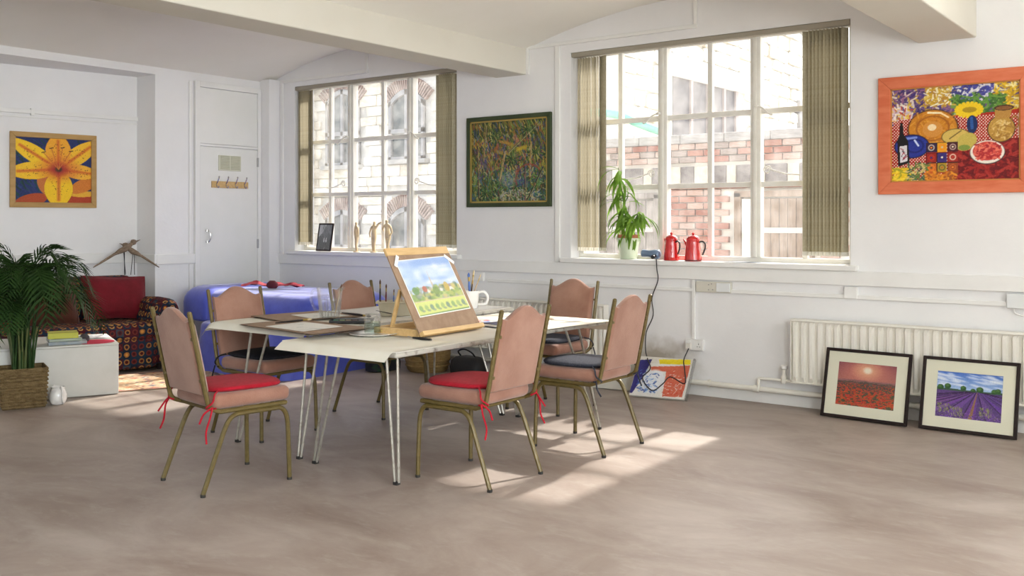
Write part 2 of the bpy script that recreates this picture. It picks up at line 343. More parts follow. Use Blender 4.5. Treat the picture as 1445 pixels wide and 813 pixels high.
# jack-arched ceiling between downstand beams
def vault(b, x0, x1, zs, rise, n=18):
    pts = [(x0+(x1-x0)*i/n, YR, zs+4*rise*(i/n)*(1-i/n)) for i in range(n+1)]
    b.prism([(x0, YR, 3.5)]+pts+[(x1, YR, 3.5)], (0, YW-YR, 0))
cb = MB(); vault(cb, XL, -5.57, 2.955, .26); vault(cb, -5.22, -1.83, 2.965, .26); vault(cb, -1.45, XR, 2.965, .26)
cb.box(-10.9, YR-.3, 3.45, XR+.3, YO, 3.6)
ceil = struct(cb, 'ceiling', CEIL, smooth=30)
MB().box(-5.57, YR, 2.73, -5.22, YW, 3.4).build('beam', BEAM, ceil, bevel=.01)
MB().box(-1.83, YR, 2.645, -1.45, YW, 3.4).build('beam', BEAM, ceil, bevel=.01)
# mouldings
def trim(b, name, m=TRIM, bev=.004): return struct(b, name, m, bevel=bev)
trim(MB().box(-8.63, YW-.028, .93, XR, YW, 1.035), 'trim_1')                 # dado rail, window wall
trim(MB().box(-5.66, YW-.022, .832, -3.56, YW, .862).box(-3.48, YW-.022, .832, XR, YW, .862).box(-3.565, YW-.02, .45, -3.535, YW, .93), 'trim_2')   # cable trunking
trim(MB().box(XL, 5.74, .96, XL+.03, 6.19, 1.06).box(XA, 5.74-.025, .97, XL+.03, 5.74, 1.065), 'trim_3')
trim(al_strip(MB(), .03, 8.3, .03, .975, 1.08), 'trim_11')
trim(MB().box(XL, 6.13, 0, XL+.018, 6.165, .955).box(XL, 6.13, 1.065, XL+.018, 6.165, 2.86), 'trim_4')
trim(al_strip(al_strip(MB(), .0, 8.3, .03, 2.425, 2.465), .0, 8.3, .015, 2.385, 2.40), 'trim_5')
trim(MB().box(-8.60, YW-.02, 2.93, -7.24, YW, 2.965).box(-7.275, YW-.02, 2.965, -7.24, YW, 3.2), 'trim_6')
trim(MB().box(-5.21, YW-.02, 2.955, -3.52, YW, 2.985).box(-3.55, YW-.02, 2.985, -3.52, YW, 3.22), 'trim_7')
trim(MB().box(-4.90, YW-.018, 1.035, -4.85, YW, 2.955), 'trim_8')
trim(MB().box(-8.60, YW-.018, 1.035, -8.56, YW, 2.93), 'trim_9')
struct(MB().box(-8.63, YW-.012, 0, XR, YW, .085), 'baseboard_back', TRIM, bevel=.003)
trim(MB().box(-5.23, YW-.012, 2.73, -5.19, YW, 2.965), 'trim_10')
for y in (1.0, 1.9): al_strip(MB(), y, y+.03, .036, 2.41, 2.475).build('pipe_clip', TRIM, bpy.data.objects['trim_5'])

# ------------------------------------------------------------------ windows
def window(n, x0, x1, y=7.36, cols=None, mull=None, bars=None, facing=1, detail=True):
    r = thing('window_%d' % n, ((x0+x1)/2, y, WZ[0]), None, None, kind='structure'); cx = (x0+x1)/2
    z0, z1 = 1.115, 2.85; X = lambda x: x-cx; Z = lambda z: z-WZ[0]; h = .03
    f = MB(); f.box(X(x0), -h, Z(WZ[0]), X(x1), h, Z(z0)).box(X(x0), -h, Z(z1), X(x1), h, Z(WZ[1])).box(X(x0), -h, Z(z0), X(x0)+.05, h, Z(z1)).box(X(x1)-.05, -h, Z(z0), X(x1), h, Z(z1))
    f.build('frame', WINP, r, bevel=.004)
    for m in mull: MB().box(X(m)-.042, -.045, Z(z0), X(m)+.042, .03, Z(z1)).box(X(m)-.014, -.06, Z(z0), X(m)+.014, -.045, Z(z1)).build('mullion', WINP, r, bevel=.004)
    edges = sorted([x0+.05, x1-.05]+mull+bars); zs = [z0, 1.69, 2.265, z1]
    for b in bars: MB().box(X(b)-.02, -.022, Z(z0), X(b)+.02, .022, Z(z1)).build('glazing_bar', WINP, r, bevel=.003)
    lights = sorted([x0+.05, x1-.05]+mull)
    for a, b in zip(lights, lights[1:]):
        for z in (1.69, 2.265): MB().box(X(a), -.026, Z(z)-.02, X(b), .026, Z(z)+.02).build('transom_bar', WINP, r, bevel=.003)
    for a, b in zip(edges, edges[1:]):
        for c, d in zip(zs, zs[1:]): MB().box(X(a), -.002, Z(c), X(b), .002, Z(d)).build('pane', PANE, r)
    if detail:
        for m, s in zip(mull, (-1, 1)):       # casement fasteners and curled stays
            MB().lathe([(.0, -.012), (.016, -.01), (.02, 0), (.016, .01), (0, .012)], (X(m)+.02*s, -.075, Z(2.30)), 10, False).tube(bez([(X(m)+.02*s, -.07, Z(2.30)), (X(m)+.07*s, -.085, Z(2.285)), (X(m)+.13*s, -.09, Z(2.235)), (X(m)+.16*s, -.09, Z(2.225))], 4), .008, 6).build('fastener', WINP, r, smooth=40)
            e = X(m)+(.33 if s > 0 else -.05)
            sp = [(X(m)+s*(.10+.035*math.cos(t)*(1-t/14)), -.05, Z(1.80)+.035*math.sin(t)*(1-t/14)) for t in [i*.5 for i in range(20)]][::-1]
            MB().tube([(X(m)+s*.36, -.05, Z(1.755)), (X(m)+s*.25, -.05, Z(1.765))]+sp[::-1][:1]+sp[::-1], .006, 6).build('casement_stay', WINP, r, smooth=40)
        MB().box(X(x0)-.08, YW-.06-y, Z(1.035), X(x1)+.06, .0, Z(1.077)).build('sill', TRIM, r, bevel=.008)
    return r
window(1, *WINS[1], mull=[-7.625, -6.765], bars=[-7.965, -7.17, -6.37])
window(2, *WINS[2], mull=[-3.90, -3.08], bars=[-4.32, -3.48, -2.69])
window(3, *WINS[3], mull=[.57, 1.13], bars=[], detail=False)
window(4, -7.4, -5.0, y=YR-.1, mull=[-6.6, -5.8], bars=[], detail=False)  # unseen window, added for the rear fill light
for n, (a, c) in ((6, (-1.15, 1.55)), (7, (2.55, 5.25))):
    w_r = window(n, a, c, y=0, mull=[a+.9, a+1.8], bars=[], detail=False); w_r.location = (XR+.15, (a+c)/2, WZ[0]); w_r.rotation_euler = (0, 0, -PI/2)
window(5, -3.8, -1.4, y=YR-.1, mull=[-3.0, -2.2], bars=[], detail=False)  # second added rear window, with the fill lamp outside it

# vertical blinds drawn to both sides of each window
def slat_mesh():
    b = MB(); w = .045; t = .0012; P = []
    for z in (0, -1.66):
        P.append([(x, .006*(1-(x/w)**2), z) for x in (-w, -w/2, 0, w/2, w)])
    b.grid(P); return b.mesh('slat', SLAT, smooth='all')
SLM = slat_mesh()
TAIL = MB().box(-.045, -.002, -.03, .045, .002, 0).tube([(-.05, 0, -.02), (.05, 0, -.022)], .003, 5).mesh('slat_weight', mat('blind_weight', (.62, .60, .52), .6))
def blind(wn_, stacks, label):
    x0, x1 = WINS[wn_]; r = thing('vertical_blind', ((x0+x1)/2, 7.245, 2.85), label, 'blind')
    cx = (x0+x1)/2
    MB().box(x0-cx+.005, -.045, -.012, x1-cx-.005, .012, .028).build('headrail', mat('blind_rail', (.32, .29, .23), .5), r, bevel=.004)
    for (a, b, n, side) in stacks:
        for i in range(n):
            x = a+(b-a)*(i+.5)/n; turn = math.radians(72+random.uniform(-4, 4)) if (i != (n-1 if side < 0 else 0)) else math.radians(25)
            if side < 0: turn = PI-turn
            s = inst('slat', SLM, r, (x-cx, 0, -.02), (0, 0, turn)); s2 = inst('slat_weight', TAIL, s, (0, 0, -1.66))
    return r
blind(1, [(-8.35, -8.14, 8, -1), (-6.31, -6.09, 8, 1)], 'grey olive vertical blind drawn to both sides of the left window')
blind(2, [(-4.70, -4.42, 10, -1), (-2.64, -2.34, 11, 1)], 'grey olive vertical blind drawn to both sides of the right window')

# ------------------------------------------------------------------ door on the left wall
d = thing('door_1', (XL, 6.625, 0), None, None, kind='structure')
MB().box(0, -.435, 0, .035, -.375, 2.87).box(0, .375, 0, .035, .42, 2.87).box(0, -.374, 2.81, .035, .374, 2.87).box(0, -.374, 2.19, .03, .374, 2.215).build('door_frame', TRIM, d, bevel=.004)
MB().box(0, -.37, .012, .026, .372, 2.185).build('door_leaf', DOORP, d, bevel=.003)
MB().box(0, -.37, 2.22, .024, .372, 2.805).build('transom_panel', DOORP, d, bevel=.003)
v = MB().box(.026, -.145, 1.94, .036, .145, 2.105).build('vent_frame', mat('cream_vent', (.60, .60, .48), .5), d, bevel=.003)
for k in range(9):
    MB().obox((.038, -.068, 1.955+.0165*k+.006), (0, 1, 0), (1, 0, .5), (0, 0, 1), .058, .006, .0015).build('louvre', mat('vent_louvre', (.52, .52, .40), .5), v)
    MB().obox((.038, .068, 1.955+.0165*k+.006), (0, 1, 0), (1, 0, .5), (0, 0, 1), .058, .006, .0015).build('louvre', mat('vent_louvre', (.52, .52, .40), .5), v)
MB().tube(bez([(.026, -.29, 1.30), (.06, -.29, 1.295), (.075, -.275, 1.24), (.06, -.285, 1.185), (.026, -.285, 1.18)], 5), .008, 8).lathe([(.018, 0), (.018, .02)], (.03, -.29, 1.29), 10).lathe([(.018, 0), (.018, .02)], (.03, -.285, 1.17), 10).build('pull_handle', CHROME, d, smooth=40)
for z in (2.0, 1.1, .25): MB().box(.024, .362, z, .036, .385, z+.1).build('hinge', CHROME, d)
hk = thing('coat_hook_rail', (XL+.027, 6.625, 1.79), 'pine coat rail with four metal hooks fixed on the white door', 'coat rack')
MB().box(0, -.235, -.035, .018, .235, .035).build('rail', PINE, hk, bevel=.003)
for y in (-.18, -.06, .06, .18):
    h = MB().tube(bez([(.018, y, .0), (.03, y, -.025), (.05, y, -.035), (.06, y, -.015)], 4), .006, 6).tube(bez([(.018, y, .01), (.03, y, .02), (.055, y, .06), (.06, y, .075)], 4), .006, 6).lathe([(0, -.01), (.01, 0), (0, .01)], (.06, y, .08), 8, False)
    h.build('hook', CHROME, hk, smooth=40)
# ------------------------------------------------------------------ chairs
def chair_proto():
    r = thing('stacking_chair', (0, 0, 0), 'x', 'chair', group='stacking chairs around the tables')
    MB().box(-.188, -.222, .428, .268, .222, .51).build('seat', PINKF, r, smooth=50, bevel=.036, seg=5)
    # back panel with crown top
    lean = lambda z: -.225-.212*(z-.5)
    rings = []; n = 28
    for k in range(n+1):
        u = -1+2*k/n; y = .193*math.copysign(abs(u)**.92, u); e = max(0, 1-u*u)
        zt = .886+.068*math.cos(PI*min(1, abs(u)/.93)/2)**2+.010*max(0, abs(u)-.8)/.2; zb = .505; bul = .012*e**.4; ring = []
        ins = .006*(1-min(1, (1-abs(u))/.06)); h = zt-zb
        prof = [(-.019, .012), (-.021, .05), (-.021, .35), (-.021, .65), (-.021, .95), (-.019, .988), (-.010, 1.0), (.006, 1.0), (.016, .985), (.020+bul*.5, .93), (.020+bul, .6), (.020+bul, .35), (.020+bul*.5, .07), (.016, .015), (.006, 0), (-.010, 0)]
        for (dx, t) in prof: z = zb+h*t; ring.append((lean(z)+dx*(1-.35*(abs(u) > .995))+.012, y, z))
        rings.append(ring)
    MB().loft(rings).build('backrest', PINKB, r, smooth=40)
    for s in (-1, 1):
        y = .215*s
        p = MB().tube(bez([(-.317, y, .935), (-.267, y, .70), (-.226, y, .505), (-.205, y, .445), (-.15, y, .419)], 6)+[(-.1, y, .419), (.2, y, .419), (.235, y, .419)], .0125, 8).build('back_post', GOLD, r, smooth=35)
        MB().lathe([(.0125, 0), (.0125, .004), (.006, .009)], (-.317, y, .935), 8).build('post_cap', GOLD, p)
        for z in (.585, .80):
            MB().box(lean(z)-.012, y-.026 if s > 0 else y, z-.008, lean(z)+.002, y if s > 0 else y+.026, z+.008).build('bracket', GOLD, p, bevel=.003)
        yl = .228*s
        rear = bez([(-.25, yl, .012), (-.17, yl*.985, .22), (-.115, yl*.97, .35), (-.07, yl*.965, .392), (-.01, yl*.96, .397)], 5)
        frnt = bez([(.25, yl, .012), (.245, yl*.985, .22), (.238, yl*.97, .34), (.205, yl*.965, .392), (.15, yl*.96, .397)], 5)
        for pts, nm in ((rear+[Vector((.07, yl*.96, .397))], 'leg'), (frnt+[Vector((.07, yl*.96, .397))], 'leg')):
            lg = MB().tube(pts, .0125, 8).build(nm, GOLD, r, smooth=35)
            q = pts[0]; MB().lathe([(.014, 0), (.014, .014)], (q.x, q.y, 0), 8).build('foot_cap', RUB, lg)
    for x in (.235, -.15): MB().tube([(x, -.215, .419), (x, .215, .419)], .011, 6).build('seat_rail', GOLD, r, smooth=35)
    return r
proto = chair_proto()
CH = [(-4.405, 3.31, 81, 'pink stacking chair with red pad nearest the camera on the left, its back to us'),
      (-3.365, 4.20, 180, 'pink stacking chair with red pad drawn up to the right side of the table'),
      (-3.28, 5.185, 180, 'pink stacking chair with charcoal pad standing nearest the flex hanging down the wall'),
      (-4.165, 6.06, -90, 'pink stacking chair with charcoal pad behind the table, facing us before the radiator'),
      (-5.215, 4.225, 0, 'pink stacking chair with black pad between the table and the blue couch'),
      (-5.10, 5.20, 0, 'pink stacking chair half hidden behind the water jug, only its crown showing above the table')]
chairs = []
for i, (x, y, a, lab) in enumerate(CH):
    c = proto if i == 0 else copy_tree(proto)
    c.location = (x, y, 0); c.rotation_euler = (0, 0, math.radians(a)); c['label'] = lab; chairs.append(c)
def ribbon(b, pts, w=.005): b.tube(bez(pts, 4), w, 5); return b
def seat_pad(ch, m, name, label, long=True):
    r = thing(name, ch.location, label, 'seat pad', rot=tuple(ch.rotation_euler)); r.location.z = .5105
    rings = []; n = 36
    for (k, z) in ((.88, .0), (.98, .006), (1.0, .013), (.98, .021), (.88, .028), (.6, .033), (.3, .035)):
        ring = []
        for i in range(n):
            a = 2*PI*i/n; cx, sy = math.cos(a), math.sin(a); e = .45 if cx < 0 else .68
            ring.append((.045+.225*k*math.copysign(abs(cx)**e, cx), (.218*k*math.copysign(abs(sy)**e, sy)), z+.004*math.sin(3*a+1)*(k > .9)))
        rings.append(ring)
    MB().loft(rings).build('cushion', m, r, smooth=60)
    for s in (-1, 1):
        y = .195*s; yo = .242*s; b = MB()
        ribbon(b, [(-.15, y, .015), (-.185, yo*.93, .0), (-.205, yo, -.035), (-.225, yo*.9, -.06), (-.21, yo*.80, -.072), (-.185, yo*.99, -.068)])
        if long:
            ribbon(b, [(-.205, yo, -.06), (-.225, yo*1.05, -.11), (-.24, yo*1.0, -.18), (-.25, yo*1.1, -.235)])
            ribbon(b, [(-.205, yo, -.06), (-.245, yo*.94, -.09), (-.275, yo*.98, -.135)])
        else: ribbon(b, [(-.205, yo, -.06), (-.218, yo*1.03, -.11), (-.24, yo, -.15)])
        b.build('tie_ribbon', m, r, smooth=50)
    return r
seat_pad(chairs[0], RED, 'seat_pad', 'round-fronted red tie-on pad on the chair at the near left')
seat_pad(chairs[1], RED, 'seat_pad', 'red tie-on pad on the chair at the right side of the table')
seat_pad(chairs[2], DENIM, 'seat_pad', 'charcoal tie-on pad on the chair nearest the hanging flex', False)
seat_pad(chairs[3], DENIM, 'seat_pad', 'charcoal tie-on pad on the far chair that faces us', False)
seat_pad(chairs[4], BLACKF, 'seat_pad', 'black tie-on pad on the chair in front of the blue couch', False)

# ------------------------------------------------------------------ tables
def hairpin_table(name, x0, x1, y0, y1, z, feet, tops, label):
    cx, cy = (x0+x1)/2, (y0+y1)/2; r = thing(name, (cx, cy, 0), label, 'table', group='white folding tables')
    MB().box(x0-cx, y0-cy, z-.030, x1-cx, y1-cy, z-.004).build('table_edge', EDGE, r, bevel=.008)
    MB().box(x0-cx+.003, y0-cy+.003, z-.004, x1-cx-.003, y1-cy-.003, z).build('tabletop', LAM, r, bevel=.002)
    for (fx, fy), (tx, ty), (sx, sy) in zip(feet, tops, [t[2:] if len(t) > 2 else (.07, .02) for t in tops]) if False else [(f, t[:2], t[2:]) for f, t in zip(feet, tops)]:
        a = Vector((tx-sx-cx, ty-sy-cy, z-.03)); b = Vector((tx+sx-cx, ty+sy-cy, z-.03)); f = Vector((fx-cx, fy-cy, .012)); dd = (b-a).normalized()*.011
        l = MB().tube([a, f-dd], .0085, 8).tube([b, f+dd], .0085, 8)
        m_ = a.lerp(f, .93); l.build('leg', STEEL, r, smooth=40)
        MB().obox(f+Vector((0, 0, -.004)), (1, 0, 0), (0, 1, 0), (0, 0, 1), .014, .014, .008).build('foot', RUB, r)
        MB().obox((a+b)/2+Vector((0, 0, -.002)), (b-a).normalized(), Vector((-(b-a).normalized().y, (b-a).normalized().x, 0)), (0, 0, 1), (b-a).length/2+.02, .02, .002).build('mounting_plate', STEEL, r)
    return r
hairpin_table('folding_table', -4.40, -3.50, 3.68, 5.76, .72, [(-3.60, 3.79), (-4.29, 3.84), (-4.15, 5.62), (-3.47, 5.61)],
              [(-3.645, 3.80, .03, .012), (-4.09, 3.80, .05, 0), (-4.12, 5.45, .04, .02), (-3.56, 5.42, .02, .05)], 'white folding table with slim steel hairpin legs carrying the easel, its bare corner nearest us')
hairpin_table('folding_table', -5.30, -4.41, 3.90, 5.92, .75, [(-5.10, 3.92), (-4.45, 3.86), (-4.28, 5.60), (-5.02, 5.68)],
              [(-4.98, 4.0, .06, .02), (-4.44, 3.96, .05, 0), (-4.48, 5.55, .04, .02), (-4.98, 5.60, .03, .04)], 'white folding table farther left under papers, jug and hardboards')

def sheet(name, pts, z, m, label, cat, th=.0015, droop=None, n=10, group=None):
    """a sheet of paper/board lying at height z; pts = 4 corners; droop(x,y)->dz"""
    A, B, C_, D = [Vector((p[0], p[1], 0)) for p in pts]; c = (A+B+C_+D)/4; G = []
    for i in range(n+1):
        row = []
        for j in range(n+1):
            p = A.lerp(B, j/n).lerp(D.lerp(C_, j/n), i/n); dz = droop(p.x, p.y) if droop else 0
            row.append((p.x-c.x, p.y-c.y, dz))
        G.append(row)
    b = MB().grid(G); G2 = [[(x, y, q-th) for (x, y, q) in row] for row in G]; k = len(b.v); b.grid(G2)
    o = b.build(name, m, smooth=40, loc=(c.x, c.y, z+th)); return tag(o, label, cat, group)
def edge_drop(x0=None, y0=None, y1=None, k=.9):
    def f(x, y):
        q = 0
        if y0 is not None and y < y0: q -= k*(y0-y)
        if x0 is not None and x < x0: q -= k*(x0-x)
        if y1 is not None and y > y1: q -= k*(y-y1)
        return q
    return f
def drape(o, keep): return o
sheet('paper_sheet', [(-5.40, 3.86), (-4.42, 3.86), (-4.42, 4.55), (-5.43, 4.62)], .7505, PAPER, 'large cream sheet hanging over the left end of the farther table', 'paper', n=24, droop=edge_drop(x0=-5.345, y0=3.895, k=1.1))
sheet('paper_sheet', [(-4.38, 3.615), (-3.52, 3.615), (-3.56, 4.20), (-4.37, 4.16)], .7205, PAPER, 'large cream sheet hanging over the near edge of the nearer table', 'paper', n=24, droop=edge_drop(y0=3.675, k=.75))
sheet('paper_sheet', [(-5.24, 4.9), (-4.45, 4.85), (-4.45, 5.88), (-5.22, 5.88)], .7505, WHITEP, 'white sheet covering the far end of the left table', 'paper')
sheet('paper_sheet', [(-4.38, 4.95), (-3.50, 4.95), (-3.42, 5.92), (-4.36, 5.93)], .7205, PAPER, 'large cream sheet hanging past the far right corner of the table', 'paper', n=24, droop=edge_drop(y1=5.775, k=.6))
HB = [([(-5.00, 3.85), (-4.22, 3.75), (-4.20, 4.20), (-4.98, 4.30)], .7545, 'brown hardboard sheet at the near left edge of the tables under a watercolour'),
      ([(-5.35, 4.21), (-4.88, 4.10), (-4.72, 4.66), (-5.26, 4.76)], .7595, 'brown hardboard sheet lying behind the water jug on the left table')]
for p, z, lab in HB: sheet('hardboard_sheet', p, z, HARDB, lab, 'board', th=.004, n=2)
for p, z, lab in [([(-4.76, 3.86), (-4.36, 3.81), (-4.38, 4.14), (-4.78, 4.18)], .7595, 'white watercolour study on the near hardboard sheet'),
                  ([(-5.16, 4.40), (-4.86, 4.32), (-4.80, 4.60), (-5.12, 4.68)], .7645, 'white watercolour study on the hardboard behind the jug'),
                  ([(-4.30, 5.30), (-3.95, 5.22), (-3.88, 5.50), (-4.22, 5.60)], .7235, 'white study sheet with coloured blots between the easel and the far chair'),
                  ([(-4.0, 5.40), (-3.66, 5.30), (-3.58, 5.60), (-3.92, 5.70)], .7235, 'pale study sheet lying near the far right corner of the table')]:
    o = sheet('watercolour_study', p, z, mat('blotted_paper', (.78, .77, .72), .8, c2=(.42, .46, .42), scale=9, contrast=(.55, .78), spec=.2), lab, 'painting', th=.0012, n=4)
# ------------------------------------------------------------------ art (colours painted on dense flat grids)
class Canvas:
    def __init__(s, w, h, c=(255, 255, 255)):
        s.w, s.h = w, h; s.a = np.zeros((h, w, 3)); s.a[:] = c
        s.X, s.Y = np.meshgrid((np.arange(w)+.5)/w, (np.arange(h)+.5)/h)     # y = 0 at the top
        s.rng = np.random.RandomState(w*31+h)
    def put(s, m, c, a=1.0):
        m = np.clip(m, 0, 1)[..., None]*a; s.a = s.a*(1-m)+np.array(c, float)*m
    def ell(s, cx, cy, rx, ry, c, a=1.0, rot=0, soft=.06):
        dx, dy = s.X-cx, (s.Y-cy)*1.0; ca, sa = math.cos(rot), math.sin(rot)
        q = np.sqrt(((dx*ca+dy*sa)/rx)**2+((-dx*sa+dy*ca)/ry)**2); s.put((1-q)/soft+.5, c, a)
    def ring(s, cx, cy, rx, ry, c, w=.12, a=1.0):
        q = np.sqrt(((s.X-cx)/rx)**2+((s.Y-cy)/ry)**2); s.put(1-np.abs(q-1)/w, c, a)
    def rect(s, x0, y0, x1, y1, c, a=1.0): s.put(((s.X > x0) & (s.X < x1) & (s.Y > y0) & (s.Y < y1))*1.0, c, a)
    def poly(s, pts, c, a=1.0):
        m = np.zeros_like(s.X, bool); n = len(pts); j = n-1
        for i in range(n):
            xi, yi = pts[i]; xj, yj = pts[j]
            if yi != yj: m ^= ((yi > s.Y) != (yj > s.Y)) & (s.X < (xj-xi)*(s.Y-yi)/(yj-yi)+xi)
            j = i
        s.put(m*1.0, c, a)
    def line(s, x0, y0, x1, y1, w, c, a=1.0):
        dx, dy = x1-x0, y1-y0; t = np.clip(((s.X-x0)*dx+(s.Y-y0)*dy)/(dx*dx+dy*dy+1e-9), 0, 1)
        d = np.hypot(s.X-x0-t*dx, s.Y-y0-t*dy); s.put((w-d)/(.35*w)+.5, c, a)
    def strokes(s, n, cols, box=(0, 0, 1, 1), L=(.02, .06), w=(.004, .009), ang=None, a=.85):
        for _ in range(n):
            x = s.rng.uniform(box[0], box[2]); y = s.rng.uniform(box[1], box[3]); t = s.rng.uniform(0, PI) if ang is None else ang+s.rng.uniform(-.35, .35)
            l = s.rng.uniform(*L); ww = s.rng.uniform(*w); c = cols[s.rng.randint(len(cols))]
            x0, x1 = x-l*math.cos(t), x+l*math.cos(t); y0, y1 = y-l*math.sin(t), y+l*math.sin(t)
            i0, i1 = max(0, int((min(x0, x1)-ww)*s.w)-1), min(s.w, int((max(x0, x1)+ww)*s.w)+2); j0, j1 = max(0, int((min(y0, y1)-ww)*s.h)-1), min(s.h, int((max(y0, y1)+ww)*s.h)+2)
            if i1 <= i0 or j1 <= j0: continue
            X = s.X[j0:j1, i0:i1]; Y = s.Y[j0:j1, i0:i1]; dx, dy = x1-x0, y1-y0; q = np.clip(((X-x0)*dx+(Y-y0)*dy)/(dx*dx+dy*dy+1e-9), 0, 1)
            dd = np.hypot(X-x0-q*dx, Y-y0-q*dy); m = np.clip((ww-dd)/(.4*ww)+.5, 0, 1)[..., None]*a
            s.a[j0:j1, i0:i1] = s.a[j0:j1, i0:i1]*(1-m)+np.array(c, float)*m
    def noise(s, amt):
        s.a = np.clip(s.a+s.rng.normal(0, amt, s.X.shape)[..., None], 0, 255)
    def build(s, name, W, Hh, parent, y=0.0, m=None, origin=(0, 0)):
        """grid plane in local XZ facing -Y, bottom centre at origin"""
        w, h = s.w, s.h; xs = origin[0]-W/2+W*np.arange(w+0)/(w-1); zs = origin[1]+Hh-Hh*np.arange(h)/(h-1)
        co = np.zeros((h, w, 3)); co[..., 0] = xs[None, :]; co[..., 1] = y; co[..., 2] = zs[:, None]
        idx = np.arange(w*h).reshape(h, w); f = np.stack([idx[1:, :-1], idx[1:, 1:], idx[:-1, 1:], idx[:-1, :-1]], -1).reshape(-1, 4)
        me = bpy.data.meshes.new(name); me.vertices.add(w*h); me.vertices.foreach_set('co', co.ravel()); nf = len(f)
        me.loops.add(nf*4); me.loops.foreach_set('vertex_index', f.ravel().astype(np.int32)); me.polygons.add(nf); me.polygons.foreach_set('loop_start', np.arange(0, nf*4, 4, dtype=np.int32)); me.update(calc_edges=True)
        c = s.a/255.0; lin = np.where(c <= .04045, c/12.92, ((c+.055)/1.055)**2.4); col = np.ones((h*w, 4), np.float32); col[:, :3] = lin.reshape(-1, 3)
        at = me.color_attributes.new('paint', 'FLOAT_COLOR', 'POINT'); at.data.foreach_set('color', col.ravel()); me.materials.append(m or art_mat())
        o = bpy.data.objects.new(name, me); COL.objects.link(o)
        if parent: o.parent = parent
        return o
def framed(name, loc, rot, W, Hh, fw, depth, fm, label, paint, matw=0, inner=None, cat='painting', glass=False, pm=None):
    r = thing(name, loc, label, cat, rot=rot)
    f = MB(); d = depth; a, b = W/2, Hh
    for side, pts in (('t', [(-a, b), (a, b), (a-fw, b-fw), (-a+fw, b-fw)]), ('b', [(-a, 0), (a, 0), (a-fw, fw), (-a+fw, fw)]), ('l', [(-a, 0), (-a, b), (-a+fw, b-fw), (-a+fw, fw)]), ('r', [(a, 0), (a, b), (a-fw, b-fw), (a-fw, fw)])):
        MB().prism([(x, 0, z) for x, z in pts], (0, -d, 0)).build('frame_rail', fm, r, bevel=min(.004, fw*.15))
    MB().box(-a+fw*.5, -.006, fw*.5, a-fw*.5, -.001, b-fw*.5).build('backing', HARDB, r)
    q = fw
    if inner:
        for (x0, z0, x1, z1) in ((-a+q, q, a-q, q+inner[0]), (-a+q, b-q-inner[0], a-q, b-q), (-a+q, q, -a+q+inner[0], b-q), (a-q-inner[0], q, a-q, b-q)):
            MB().box(x0, -d*.75, z0, x1, -.006, z1).build('inner_slip', inner[1], r)
        q += inner[0]
    if matw:
        mw, mh = (matw if isinstance(matw, tuple) else (matw, matw)); MM = mat('cream_mount_card', (.74, .73, .58), .8, spec=.2)
        x0, x1, z0, z1 = -a+q, a-q, q, b-q; mb = MB()
        mb.box(x0, -.012, z0, x1, -.008, z0+mh).box(x0, -.012, z1-mh, x1, -.008, z1).box(x0, -.012, z0+mh, x0+mw, -.008, z1-mh).box(x1-mw, -.012, z0+mh, x1, -.008, z1-mh); mb.build('mount_card', MM, r)
        paint.build('picture', W-2*q-2*mw, Hh-2*q-2*mh, r, -.0075, pm, (0, q+mh))
    else: paint.build('picture', W-2*q, Hh-2*q, r, -max(d*.35, .0075), pm, (0, q))
    if glass: MB().box(-a+fw, -.0155, fw, a-fw, -.014, b-fw).build('glazing', PICGLASS, r)
    return r
